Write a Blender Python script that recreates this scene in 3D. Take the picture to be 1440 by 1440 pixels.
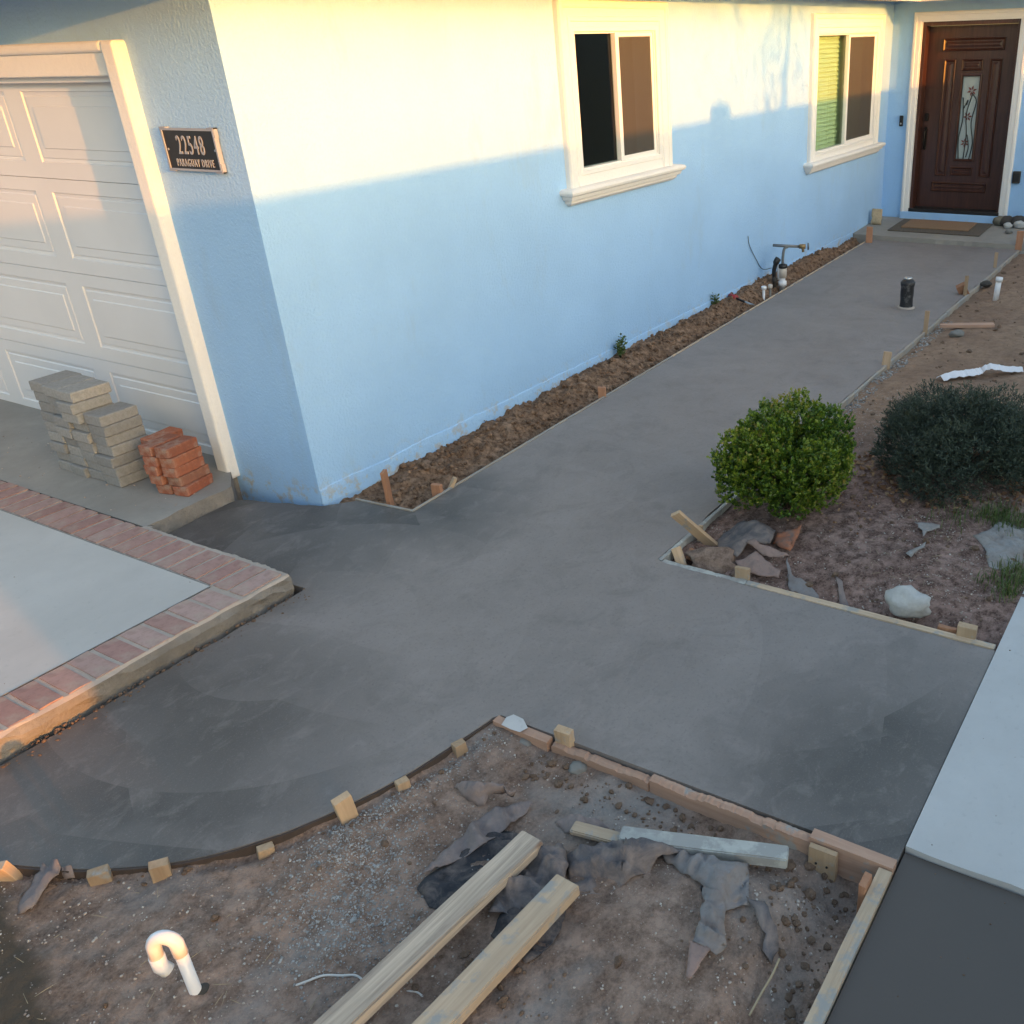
import bpy, bmesh, math, random
from mathutils import Vector, Matrix, noise
from mathutils.geometry import tessellate_polygon
random.seed(7)
S = bpy.context.scene
for o in list(bpy.data.objects): bpy.data.objects.remove(o)
COL = S.collection
R = math.radians

# ------------------------------------------------------------------ camera
cam = bpy.data.cameras.new('camera'); co = bpy.data.objects.new('camera', cam); COL.objects.link(co)
rows = ((0.493153,-0.869481,-0.028333),(0.409352,0.203193,0.889462),(-0.767614,-0.450239,0.456129))
mr = Matrix(rows).transposed().to_4x4()
co.matrix_world = Matrix.Translation((-3.127,-4.191,2.275)) @ mr
cam.sensor_width = 36; cam.lens = 33.1141; cam.shift_x = -0.16652; cam.shift_y = 0.01035
cam.clip_start = .05; cam.clip_end = 900
S.camera = co
# ------------------------------------------------------------------ light
SUNV = Vector((.22, 1, -.107)).normalized()          # direction the light travels
W = bpy.data.worlds.new('World'); S.world = W; W.use_nodes = True
nt = W.node_tree; nt.nodes.clear()
sky = nt.nodes.new('ShaderNodeTexSky'); sky.sky_type = 'NISHITA'; sky.sun_disc = False
sky.sun_elevation = math.asin(-SUNV.z); sky.sun_rotation = math.atan2(-SUNV.x, -SUNV.y)
sky.air_density = 1.0; sky.dust_density = 1.4; sky.ozone_density = .8
bg = nt.nodes.new('ShaderNodeBackground'); bg.inputs[1].default_value = .15
wo = nt.nodes.new('ShaderNodeOutputWorld')
nt.links.new(sky.outputs[0], bg.inputs[0]); nt.links.new(bg.outputs[0], wo.inputs[0])
sl = bpy.data.lights.new('sun', 'SUN'); sl.energy = 2.2; sl.angle = R(.55); sl.color = (.56, .195, .02)
so = bpy.data.objects.new('sun', sl); COL.objects.link(so)
so.rotation_euler = SUNV.to_track_quat('-Z', 'Y').to_euler(); so.location = (-2, -20, 5)
S.view_settings.view_transform = 'Standard'; S.view_settings.look = 'None'
S.view_settings.gamma = 1; S.view_settings.use_curve_mapping = False
S.view_settings.exposure = 2.27
S.render.engine = 'CYCLES'
S.cycles.max_bounces = 8

# ------------------------------------------------------------------ materials
def mat(name, col=(.5,.5,.5), rough=.8, metal=0.0, spec=.5):
    m = bpy.data.materials.new(name); m.use_nodes = True
    b = m.node_tree.nodes['Principled BSDF']
    b.inputs['Base Color'].default_value = (*col, 1); b.inputs['Roughness'].default_value = rough
    b.inputs['Metallic'].default_value = metal; b.inputs['Specular IOR Level'].default_value = spec
    return m
class NG:                                            # small node helper
    def __init__(s, m): s.t = m.node_tree; s.b = s.t.nodes['Principled BSDF']; s.co = None
    def n(s, typ, **k):
        q = s.t.nodes.new('ShaderNode' + typ)
        for a, v in k.items():
            if a in q.inputs.keys(): q.inputs[a].default_value = v
            else: setattr(q, a, v)
        return q
    def l(s, a, b): s.t.links.new(a, b)
    def coord(s, scale=(1,1,1), loc=(0,0,0)):
        if not s.co: s.co = s.n('TexCoord')
        mp = s.n('Mapping'); mp.inputs['Scale'].default_value = scale; mp.inputs['Location'].default_value = loc
        s.l(s.co.outputs['Object'], mp.inputs[0]); return mp.outputs[0]
    def noise(s, sc, det=6, rough=.6, dist=0, vec=None, loc=(0,0,0)):
        q = s.n('TexNoise'); q.inputs['Scale'].default_value = sc; q.inputs['Detail'].default_value = det
        q.inputs['Roughness'].default_value = rough; q.inputs['Distortion'].default_value = dist
        s.l(vec or s.coord(loc=loc), q.inputs['Vector']); return q.outputs['Fac']
    def ramp(s, fac, stops):
        q = s.n('ValToRGB'); e = q.color_ramp.elements
        while len(e) < len(stops): e.new(.5)
        for i, (p, c) in enumerate(stops):
            e[i].position = p; e[i].color = (*c, 1) if not isinstance(c, (int, float)) else (c, c, c, 1)
        s.l(fac, q.inputs[0]); return q.outputs[0]
    def mix(s, f, a, b, typ='MIX'):
        q = s.n('MixRGB'); q.blend_type = typ
        for i, v in enumerate((f, a, b)):
            if hasattr(v, 'node'): s.l(v, q.inputs[i])
            elif i == 0: q.inputs[0].default_value = v
            else: q.inputs[i].default_value = (*v, 1)
        return q.outputs[0]
    def bump(s, h, st, dist, prev=None):
        q = s.n('Bump'); q.inputs['Strength'].default_value = st; q.inputs['Distance'].default_value = dist
        s.l(h, q.inputs['Height'])
        if prev: s.l(prev, q.inputs['Normal'])
        return q.outputs[0]
    def math(s, op, a, b=0.):
        q = s.n('Math'); q.operation = op
        for i, v in enumerate((a, b)):
            if hasattr(v, 'node'): s.l(v, q.inputs[i])
            else: q.inputs[i].default_value = v
        return q.outputs[0]
    def rnd(s): return s.n('ObjectInfo').outputs['Random']
    def col(s, c): s.l(c, s.b.inputs['Base Color'])
    def rough(s, c): s.l(c, s.b.inputs['Roughness'])
    def nor(s, c): s.l(c, s.b.inputs['Normal'])

def stucco(name, c, var=.06, bs=.5, dirt=True):
    m = mat(name, c, .85); g = NG(m)
    n1 = g.noise(1.3, 4); n2 = g.noise(160, 3); n3 = g.noise(60, 3)
    cc = g.mix(g.ramp(n1, [(.3, 0), (.7, 1)]), tuple(x*(1-var) for x in c), tuple(min(1, x*(1+var*.6)) for x in c))
    cc = g.mix(g.ramp(n3, [(.45, 0), (.75, .25)]), cc, tuple(x*.85 for x in c))
    if dirt:
        z = g.n('SeparateXYZ'); g.l(g.coord(), z.inputs[0])
        st = g.noise(2.2, 6, .7, vec=g.coord((1, 1, .35), (3, 1, 0)))
        cc = g.mix(g.ramp(st, [(.58, 0), (.8, .35)]), cc, (.33, .40, .45))
        sp = g.noise(9, 5, .7, loc=(4, 2, 7))
        low = g.ramp(z.outputs[2], [(.0, 1), (.16, 0)])
        cc = g.mix(g.math('MULTIPLY', low, g.ramp(sp, [(.52, 0), (.62, .8)])), cc, (.42, .38, .33))
    g.col(cc)
    g.nor(g.bump(n3, bs, .012, g.bump(n2, bs, .004)))
    return m
M = {}
M['blue'] = stucco('blue_stucco', (.340, .565, .865))
M['white_trim'] = stucco('white_stucco_trim', (.77, .765, .75), .03, .25, False)
M['vinyl'] = mat('white_vinyl', (.80, .79, .77), .35)
def paint(name, c, rough=.45):
    m = mat(name, c, rough); g = NG(m)
    n = g.noise(2.5, 5, .6); g.col(g.mix(g.ramp(n, [(.35, 0), (.75, .5)]), c, tuple(x*.9 for x in c)))
    w = g.noise(40, 2, .5, vec=g.coord((1, 1, 12))); g.nor(g.bump(w, .06, .002)); return m
M['garage'] = paint('garage_white', (.67, .69, .735), .5)

def wood(name, c1, c2, axis=2, grain=1.0, cement=0.0, knots=.0):
    m = mat(name, c1, .8); g = NG(m)
    sc = [30*grain]*3; sc[axis] = 1.6
    rn = g.rnd()
    q = g.n('CombineXYZ'); g.l(g.math('MULTIPLY', rn, 37.), q.inputs[0]); g.l(g.math('MULTIPLY', rn, 91.), q.inputs[1])
    va = g.n('VectorMath'); va.operation = 'ADD'; g.l(g.coord(), va.inputs[0]); g.l(q.outputs[0], va.inputs[1])
    mp = g.n('Mapping'); mp.inputs['Scale'].default_value = sc; g.l(va.outputs[0], mp.inputs[0])
    n = g.noise(1.0, 7, .65, 1.2, vec=mp.outputs[0])
    n2 = g.noise(5, 4, .6, vec=va.outputs[0])
    cc = g.mix(g.ramp(n, [(.3, 0), (.68, 1)]), c2, c1)
    cc = g.mix(g.ramp(n2, [(.4, 0), (.75, .55)]), cc, tuple(x*.62 for x in c1))
    hs = g.n('HueSaturation'); g.l(cc, hs.inputs['Color']); g.l(g.math('ADD', g.math('MULTIPLY', rn, .5), .75), hs.inputs['Value']); cc = hs.outputs[0]
    if knots:
        v = g.n('TexVoronoi'); v.inputs['Scale'].default_value = 4.2; mk = g.n('Mapping'); s2 = [1.6]*3; s2[axis] = 1.0; mk.inputs['Scale'].default_value = s2
        g.l(va.outputs[0], mk.inputs[0]); g.l(mk.outputs[0], v.inputs['Vector'])
        cc = g.mix(g.ramp(v.outputs['Distance'], [(.04, knots), (.12, 0)]), cc, (.22, .10, .05))
    if cement:
        n3 = g.noise(9, 6, .65, vec=va.outputs[0])
        cc = g.mix(g.ramp(n3, [(.62-cement*.3, 0), (.70-cement*.3, .9)]), cc, (.30, .30, .29))
    g.col(cc); g.nor(g.bump(n, .4, .004)); return m
M['pine'] = wood('pale_pine', (.52, .375, .245), (.38, .26, .16), 2, 1, .10)
M['pine_x'] = wood('pale_pine_board', (.61, .47, .335), (.42, .31, .215), 0, 1, .35)
M['redwood'] = wood('pink_redwood', (.46, .24, .14), (.34, .16, .09))
M['redwood_x'] = wood('pink_redwood_board', (.46, .30, .22), (.34, .20, .14), 0, 1, .18)
M['weathered_x'] = wood('weathered_timber', (.60, .495, .39), (.19, .155, .13), 0, 1.3, 0, .7)
M['cement_wood_x'] = wood('cement_coated_timber', (.46, .47, .44), (.36, .36, .34), 0, .8, .6)
M['hardboard'] = wood('wet_hardboard', (.06, .042, .035), (.04, .03, .026), 0, .5)
M['bender_x'] = wood('bender_board', (.38, .33, .27), (.28, .24, .20), 0, 1, .5)

def soil(name, c1, c2, c3, scale=1.0, wet=.5, grey=None):
    m = mat(name, c1, .95, spec=.2); g = NG(m)
    a = g.noise(2.1*scale, 8, .62, .6); b = g.noise(14*scale, 8, .7, loc=(5, 1, 2)); c = g.noise(90, 4, .7, loc=(1, 9, 2))
    cc = g.mix(g.ramp(a, [(.36, 0), (.62, 1)]), c1, c2)
    cc = g.mix(g.ramp(b, [(.40, 0), (.58, min(1, wet*1.35))]), cc, c3)
    cc = g.mix(g.ramp(c, [(.35, 0), (.75, .6)]), cc, tuple(min(1, x*1.7) for x in c2))
    v = g.n('TexVoronoi'); v.inputs['Scale'].default_value = 190; g.l(g.coord(), v.inputs['Vector'])
    f = g.noise(6, 3, loc=(3, 3, 3))
    sp = g.math('MULTIPLY', g.ramp(v.outputs['Distance'], [(.12, 1), (.24, 0)]), g.ramp(v.outputs['Color'], [(.55, 0), (.72, 1)]))
    cc = g.mix(g.math('MULTIPLY', sp, g.ramp(f, [(.4, .1), (.62, .8)])), cc, (.50, .44, .39))
    if grey:
        gx = g.noise(1.4, 5, .6, .4, loc=grey); cc = g.mix(g.ramp(gx, [(.52, 0), (.66, .7)]), cc, (.27, .265, .26))
    g.col(cc)
    n = g.bump(b, .6, .03, g.bump(c, .7, .008)); g.nor(g.bump(sp, .6, .006, n)); return m
M['soil_grey'] = soil('grey_brown_soil', (0.375, 0.275, 0.222), (0.235, 0.164, 0.128), (0.072, 0.045, 0.034), 1, .55, (2.2, 5, 0))
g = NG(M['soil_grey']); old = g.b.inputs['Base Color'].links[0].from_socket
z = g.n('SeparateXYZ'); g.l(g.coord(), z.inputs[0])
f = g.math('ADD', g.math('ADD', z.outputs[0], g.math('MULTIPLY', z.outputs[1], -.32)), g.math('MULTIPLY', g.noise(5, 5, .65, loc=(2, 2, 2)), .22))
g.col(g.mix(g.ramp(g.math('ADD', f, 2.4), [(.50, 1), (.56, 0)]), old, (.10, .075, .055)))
M['soil_brown'] = soil('brown_soil', (0.350, 0.232, 0.158), (0.215, 0.136, 0.090), (0.055, 0.032, 0.020), 1.5, .7)
M['soil_tan'] = soil('tan_soil', (0.340, 0.230, 0.167), (0.246, 0.163, 0.122), (0.123, 0.079, 0.062), 1, .45)
M['clod'] = soil('clod_soil', (0.225, 0.158, 0.117), (0.158, 0.108, 0.078), (0.089, 0.059, 0.043), 3)
M['pebble'] = mat('pebbles', (.3, .27, .24), .9)
g = NG(M['pebble']); v = g.n('TexVoronoi'); v.inputs['Scale'].default_value = 55; g.l(g.coord(), v.inputs['Vector'])
g.col(g.ramp(v.outputs['Color'], [(.1, (.20, .155, .13)), (.45, (.31, .25, .215)), (.75, (.42, .37, .33)), (.95, (.58, .55, .50))]))
M['gravel'] = mat('grey_gravel', (.3, .3, .3), .9)
g = NG(M['gravel']); v = g.n('TexVoronoi'); v.inputs['Scale'].default_value = 70; g.l(g.coord(), v.inputs['Vector'])
g.col(g.ramp(v.outputs['Color'], [(.1, (.17, .17, .17)), (.5, (.28, .28, .275)), (.9, (.42, .42, .41))]))

def concrete(name, c, var=.1, rough=.75, speck=.5, scale=1.0, bs=.15, stain=(.5,.5,.5)):
    m = mat(name, c, rough); g = NG(m)
    a = g.noise(1.1*scale, 6, .6, .5); b = g.noise(7*scale, 6, .65); c3 = g.noise(220, 3, .6); d = g.noise(38, 5, .6, loc=(3, 7, 1))
    cc = g.mix(g.ramp(a, [(.35, 0), (.68, 1)]), tuple(x*(1-var) for x in c), tuple(x*(1+var) for x in c))
    cc = g.mix(g.ramp(b, [(.4, 0), (.7, .4)]), cc, tuple(x*(1-var*1.6) for x in c))
    cc = g.mix(g.ramp(d, [(.60, 0), (.74, speck)]), cc, tuple(x*.66 for x in c))
    g.col(cc); g.nor(g.bump(c3, bs, .002, g.bump(d, bs, .004, g.bump(b, bs, .012)))); return m, g, cc, (a, b, c3, d)
M['drive'] = concrete('driveway_concrete', (.46, .455, .445), .08, .7, .3)[0]
M['raw'] = concrete('raw_concrete_edge', (.225, .212, .198), .2, .95, .6, 6, .8)[0]
M['apron'] = concrete('apron_concrete', (.285, .268, .245), .14, .85, .4, 1.6)[0]
M['porch'] = concrete('porch_concrete', (.30, .28, .25), .12, .85, .3, 1.5)[0]
M['slab'] = concrete('pale_sidewalk_concrete', (.48, .48, .48), .08, .65, .3)[0]
M['mortar'] = concrete('border_mortar', (.40, .35, .31), .12, .9, .5, 3, .5)[0]
m, g, cc, (a, b, c3, d) = concrete('fresh_wet_concrete', (.234, .208, .197), .12, .5, .22, .8, .12)
def spot(x, y, r):
    gt = g.n('TexGradient'); gt.gradient_type = 'SPHERICAL'; mp = g.n('Mapping'); mp.inputs['Location'].default_value = (-x/r, -y/r, 0); mp.inputs['Scale'].default_value = (1/r, 1/r, 0)
    wn = g.n('TexNoise'); wn.inputs['Scale'].default_value = 1.6; wn.inputs['Detail'].default_value = 5; g.l(g.coord(), wn.inputs['Vector'])
    va = g.n('VectorMath'); va.operation = 'MULTIPLY_ADD'; va.inputs[1].default_value = (.7, .7, 0); g.l(wn.outputs['Color'], va.inputs[0]); g.l(g.coord(loc=(-.35, -.35, 0)), va.inputs[2]); g.l(va.outputs[0], mp.inputs[0])
    g.l(mp.outputs[0], gt.inputs[0]); return gt.outputs['Fac']
# still-wet pours hold more water at the house corner, the drive side and the pavement side
wet = g.math('MAXIMUM', g.math('MAXIMUM', spot(-.42, .12, 1.25), spot(-2.0, -1.15, 1.25)), g.math('MAXIMUM', spot(-.65, -3.65, .95), spot(.2, -.5, .8)))
wet = g.ramp(wet, [(.05, 0), (.62, 1)])
cc = g.mix(wet, cc, (.066, .061, .057))
# float passes: arcs about the points the finisher knelt at, each pass ending in a faint crisp edge
def sweep(x, y, sc, dist, ml, lo):
    mp = g.n('Mapping'); mp.inputs['Location'].default_value = (-x, -y, 0); g.l(g.n('TexCoord').outputs['Object'], mp.inputs[0])
    wv = g.n('TexWave'); wv.wave_type = 'RINGS'; wv.rings_direction = 'Z'; wv.wave_profile = 'SAW'; wv.inputs['Scale'].default_value = sc; wv.inputs['Distortion'].default_value = dist
    wv.inputs['Detail'].default_value = 2; wv.inputs['Detail Scale'].default_value = .8; wv.inputs['Detail Roughness'].default_value = .5; g.l(mp.outputs[0], wv.inputs['Vector'])
    return g.math('MULTIPLY', wv.outputs['Fac'], g.ramp(g.noise(1.1, 5, .6, loc=ml), [(lo, 0), (lo+.10, 1)]))
s1 = sweep(-.95, -.95, .62, .55, (8, 2, 0), .40); s2 = sweep(.45, -2.45, .70, .6, (1, 6, 0), .44); s3 = sweep(.75, -1.15, .75, .5, (3, 3, 0), .46); s4 = sweep(5, 1.2, .25, .5, (6, 1, 0), .46)
sw = g.math('MAXIMUM', g.math('MAXIMUM', s1, s2), g.math('MAXIMUM', s3, s4))
fine = g.noise(7, 7, .72, .6, vec=g.coord((1, 1.5, 1)))
bl = g.noise(3.4, 7, .74, .9, loc=(2, 4, 0))
cc = g.mix(g.math('MULTIPLY', sw, .24), cc, (.30, .265, .25))
cc = g.mix(g.ramp(bl, [(.50, 0), (.66, .36)]), cc, (.115, .103, .098))
cc = g.mix(g.ramp(fine, [(.52, 0), (.70, .34)]), cc, (.30, .265, .25))
spk = g.noise(55, 6, .8, loc=(1, 2, 0)); cc = g.mix(g.ramp(spk, [(.54, 0), (.66, .42)]), cc, (.095, .086, .082))
spk2 = g.noise(120, 4, .8, loc=(5, 2, 0)); cc = g.mix(g.ramp(spk2, [(.56, 0), (.68, .32)]), cc, (.32, .29, .275))
pz = g.noise(3, 4, .6, loc=(4, 9, 0)); pit = g.math('MULTIPLY', g.ramp(g.noise(24, 5, .85, loc=(7, 7, 0)), [(.65, 0), (.70, 1)]), g.ramp(pz, [(.46, 0), (.56, 1)]))
cc = g.mix(g.math('MULTIPLY', pit, .85), cc, (.035, .034, .033))
g.col(cc); g.rough(g.mix(wet, g.ramp(bl, [(.3, .72), (.75, .58)]), (.52, .52, .52)))
g.nor(g.bump(fine, .35, .006, g.bump(pit, -.5, .006, g.bump(c3, .25, .002, g.bump(sw, .25, .008, g.bump(spk, .25, .003))))))
M['wet'] = m
m, g, cc, _ = concrete('smooth_wet_concrete', (.078, .064, .056), .05, .42, .04, .6, .04)
M['wet2'] = m

def brickm(name, stops, bs=.5):
    m = mat(name, stops[0][1], .9); g = NG(m)
    rn = g.rnd(); c = g.ramp(rn, stops); a = g.noise(28, 6, .7); b = g.noise(11, 5, .65, loc=(3, 1, 4))
    c = g.mix(g.ramp(a, [(.45, 0), (.8, .5)]), c, (.10, .06, .05))
    c = g.mix(g.ramp(b, [(.52, 0), (.68, .55)]), c, (.38, .32, .26)); g.col(c); g.nor(g.bump(a, bs, .006)); return m
M['red_brick'] = brickm('red_brick', [(.1, (.30, .092, .050)), (.4, (.35, .12, .062)), (.7, (.20, .066, .042)), (.95, (.33, .16, .10))])
M['border_brick'] = brickm('border_brick', [(.1, (.34, .20, .18)), (.4, (.37, .235, .21)), (.7, (.30, .165, .145)), (.95, (.40, .28, .255))], .4)
M['asphalt'] = concrete('street_asphalt', (.075, .075, .075), .2, .9, .4, 1, .4)[0]
m = mat('grey_paver', (.25, .24, .2), .92); g = NG(m)
c = g.ramp(g.rnd(), [(.05, (.215, .220, .226)), (.35, (.325, .325, .32)), (.6, (.255, .26, .265)), (.95, (.295, .30, .30))]); a = g.noise(60, 5, .7); b = g.noise(9, 5, .7)
c = g.mix(g.ramp(a, [(.4, 0), (.75, .5)]), c, (.12, .115, .10)); c = g.mix(g.ramp(b, [(.6, 0), (.75, .5)]), c, (.10, .10, .095)); g.col(c); g.nor(g.bump(a, .5, .005)); M['paver'] = m

m = mat('mahogany', (.045, .018, .013), .32); g = NG(m)
n = g.noise(1, 6, .6, .8, vec=g.coord((30, 30, 2.5))); g.col(g.mix(g.ramp(n, [(.3, 0), (.7, 1)]), (.036, .013, .010), (.072, .028, .019))); g.nor(g.bump(n, .12, .002)); M['door'] = m
M['dark_room'] = mat('interior_wall', (.045, .043, .04), .9)
M['joint'] = mat('joint_filler', (.25, .245, .24), .9)
M['black'] = mat('black_plastic', (.012, .012, .013), .45)
M['bronze'] = mat('dark_bronze', (.02, .017, .015), .35, .6)
M['pvc'] = mat('white_pvc', (.74, .76, .80), .35)
g = NG(M['pvc']); n = g.noise(14, 4); g.col(g.mix(g.ramp(n, [(.5, 0), (.8, .4)]), (.74, .76, .80), (.55, .53, .50)))
M['dirty_pvc'] = mat('dirty_pvc', (.52, .47, .42), .6)
M['pipe_metal'] = mat('galvanised_pipe', (.20, .21, .22), .45, .7)
M['brass'] = mat('brass_valve', (.28, .2, .1), .45, .7)
M['red_plastic'] = mat('red_plastic', (.36, .03, .035), .4)
M['steel'] = mat('bare_steel', (.5, .5, .5), .3, .9)
M['wire'] = mat('pale_wire', (.55, .54, .52), .5)
M['silver'] = mat('sign_silver', (.30, .33, .40), .6, 0)
M['sign'] = mat('sign_face', (.010, .010, .022), .4)
M['blind'] = mat('window_blind', (.55, .68, .42), .6)
M['fascia'] = paint('fascia_paint', (.50, .49, .47), .6)
M['rooftile'] = mat('roof_shingle', (.16, .14, .125), .9)
M['plaster'] = mat('boundary_plaster', (.5, .46, .40), .9)
M['rock'] = mat('white_rock', (.55, .55, .53), .85); g = NG(M['rock']); n = g.noise(18, 7, .7); n2 = g.noise(60, 5, .7)
g.col(g.mix(g.ramp(n, [(.4, 0), (.75, .7)]), (.50, .50, .49), (.30, .30, .295))); g.nor(g.bump(n, .5, .02, g.bump(n2, .5, .006)))
def stonem(name, c):
    m = mat(name, c, .9); g = NG(m); n = g.noise(25, 7, .7); g.col(g.mix(g.ramp(n, [(.35, 0), (.75, .7)]), c, tuple(x*.5 for x in c))); g.nor(g.bump(n, .5, .01)); return m
M['stone_grey'] = stonem('grey_stone', (.22, .215, .20)); M['stone_dark'] = stonem('dark_stone', (.06, .055, .05)); M['stone_tan'] = stonem('tan_flagstone', (.55, .43, .28))
M['stone_olive'] = stonem('olive_stone', (.17, .16, .125))
def fabricm(name, c, dust, f=.5):
    m = mat(name, c, .92, spec=.2); g = NG(m); n = g.noise(12, 7, .7, .5); n2 = g.noise(120, 3, .6); n3 = g.noise(45, 5, .7)
    cc = g.mix(g.ramp(n, [(f-.1, 0), (f+.14, .9)]), c, dust); cc = g.mix(g.ramp(n3, [(.5, 0), (.7, .4)]), cc, tuple(x*.6 for x in dust)); g.col(cc)
    g.nor(g.bump(n, .5, .01, g.bump(n2, .5, .002))); return m
M['fab_dark'] = fabricm('dark_weed_fabric', (.105, .10, .11), (.25, .205, .185), .50)
M['fab_purple'] = fabricm('dusty_weed_fabric', (.185, .16, .162), (.27, .215, .195), .45)
M['fab_black'] = fabricm('black_weed_fabric', (.045, .045, .052), (.19, .155, .14), .55)
M['fab_grey'] = fabricm('grey_weed_fabric', (.235, .225, .228), (.23, .195, .18), .52)
M['fab_pink'] = fabricm('pink_dusted_fabric', (.30, .21, .185), (.24, .18, .16), .5)
M['fab_rust'] = fabricm('rust_dusted_fabric', (.42, .15, .07), (.16, .13, .12), .46)
M['fab_pale'] = fabricm('pale_weed_fabric', (.30, .295, .29), (.25, .22, .20), .5)
M['tape'] = mat('white_plastic_strip', (.74, .74, .78), .5)
def leafm(name, stops, rough=.4, tr=.15):
    m = mat(name, stops[0][1], rough); g = NG(m); v = g.n('Attribute'); v.attribute_name = 'tone'
    g.col(g.ramp(v.outputs['Fac'], stops)); b = g.b
    if tr:
        t = g.n('BsdfTranslucent'); g.l(b.inputs['Base Color'].links[0].from_socket, t.inputs[0]); mx = g.n('MixShader'); mx.inputs[0].default_value = tr
        g.l(b.outputs[0], mx.inputs[1]); g.l(t.outputs[0], mx.inputs[2]); g.l(mx.outputs[0], g.t.nodes['Material Output'].inputs[0])
    return m
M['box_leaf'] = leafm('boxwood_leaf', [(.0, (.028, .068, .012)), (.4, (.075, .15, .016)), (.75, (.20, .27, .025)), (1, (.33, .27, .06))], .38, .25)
M['dark_leaf'] = leafm('conifer_needle', [(0, (.022, .036, .026)), (.5, (.050, .074, .052)), (1, (.10, .115, .065))], .55, .1)
M['grass'] = leafm('grass_blade', [(0, (.05, .085, .022)), (.6, (.10, .15, .035)), (1, (.26, .24, .12))], .5, .2)
M['dry_leaf'] = leafm('dry_leaf', [(0, (.13, .06, .03)), (.5, (.26, .14, .075)), (1, (.36, .25, .15))], .8, .1)
M['twig'] = mat('twig_bark', (.09, .06, .04), .9)
M['straw'] = mat('dry_straw', (.36, .29, .19), .8)

# ------------------------------------------------------------------ mesh helpers
def link(name, me, m=None, parent=None):
    o = bpy.data.objects.new(name, me); COL.objects.link(o)
    if m is not None: me.materials.append(m)
    if parent: o.parent = parent
    return o
def pyd(name, vs, fs, m=None, parent=None, smooth=False):
    me = bpy.data.meshes.new(name); me.from_pydata([tuple(v) for v in vs], [], fs); me.update()
    if smooth: me.polygons.foreach_set('use_smooth', [True]*len(me.polygons))
    return link(name, me, m, parent)
def fin(name, bm, m=None, parent=None, smooth=False):
    bmesh.ops.recalc_face_normals(bm, faces=bm.faces[:])
    me = bpy.data.meshes.new(name); bm.to_mesh(me); bm.free()
    if smooth: me.polygons.foreach_set('use_smooth', [True]*len(me.polygons))
    return link(name, me, m, parent)
def tag(o, label=None, cat=None, group=None, kind=None):
    if label: o['label'] = label
    if cat: o['category'] = cat
    if group: o['group'] = group
    if kind: o['kind'] = kind
    return o
def empty(name, loc=(0,0,0), label=None, cat=None, group=None):
    o = bpy.data.objects.new(name, None); COL.objects.link(o); o.location = loc; o.empty_display_size = .1
    return tag(o, label, cat, group)
def bbox(bm, x0, x1, y0, y1, z0, z1, bev=0):
    r = bmesh.ops.create_cube(bm, size=1); vs = r['verts']
    for v in vs: v.co = Vector(((x0+x1)/2+v.co.x*(x1-x0), (y0+y1)/2+v.co.y*(y1-y0), (z0+z1)/2+v.co.z*(z1-z0)))
    if bev:
        es = list({e for v in vs for e in v.link_edges}); bmesh.ops.bevel(bm, geom=es, offset=bev, segments=2, affect='EDGES', profile=.5)
def boxo(name, x0, x1, y0, y1, z0, z1, m, parent=None, bev=0):
    bm = bmesh.new(); bbox(bm, x0, x1, y0, y1, z0, z1, bev); return fin(name, bm, m, parent)
def rough_box(name, lx, ly, lz, m, parent=None, bev=.003, jit=.002, cuts=0, seed=0, smooth=False):
    """centred box with worn, slightly uneven edges"""
    bm = bmesh.new(); bbox(bm, -lx/2, lx/2, -ly/2, ly/2, -lz/2, lz/2)
    if cuts: bmesh.ops.subdivide_edges(bm, edges=bm.edges[:], cuts=cuts, use_grid_fill=True)
    else: bmesh.ops.bevel(bm, geom=bm.edges[:], offset=bev, segments=1, affect='EDGES')
    rs = random.Random(seed)
    for v in bm.verts:
        n = noise.noise_vector(v.co*14+Vector((seed*3.1, seed, 0)))
        v.co += Vector((rs.uniform(-jit, jit), rs.uniform(-jit, jit), rs.uniform(-jit, jit)))*.6 + n*jit
    return fin(name, bm, m, parent, smooth)
def prism(name, pts, z0, z1, m, parent=None):
    n = len(pts); a = sum(pts[i][0]*pts[(i+1) % n][1]-pts[(i+1) % n][0]*pts[i][1] for i in range(n))
    if a < 0: pts = pts[::-1]
    vs = [(x, y, z0) for x, y in pts]+[(x, y, z1) for x, y in pts]
    tri = tessellate_polygon([[Vector((x, y, 0)) for x, y in pts]])
    fs = []
    for t in tri:
        a_, b_, c_ = t
        if (pts[b_][0]-pts[a_][0])*(pts[c_][1]-pts[a_][1])-(pts[b_][1]-pts[a_][1])*(pts[c_][0]-pts[a_][0]) < 0: a_, c_ = c_, a_
        fs += [(n+a_, n+b_, n+c_)]
    fs += [(i, (i+1) % n, n+(i+1) % n, n+i) for i in range(n)]
    return pyd(name, vs, fs, m, parent)
def rings(name, rs, m, parent=None, cap=True, smooth=False):
    n = len(rs[0]); vs = [v for r in rs for v in r]; fs = []
    for k in range(len(rs)-1):
        for i in range(n): fs.append((k*n+i, k*n+(i+1) % n, (k+1)*n+(i+1) % n, (k+1)*n+i))
    if cap: fs += [tuple(range(n))[::-1], tuple(range((len(rs)-1)*n, len(rs)*n))]
    o = pyd(name, vs, fs, m, parent)
    bm = bmesh.new(); bm.from_mesh(o.data); bmesh.ops.recalc_face_normals(bm, faces=bm.faces[:]); bm.to_mesh(o.data); bm.free()
    if smooth: o.data.polygons.foreach_set('use_smooth', [True]*len(o.data.polygons))
    return o
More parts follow.
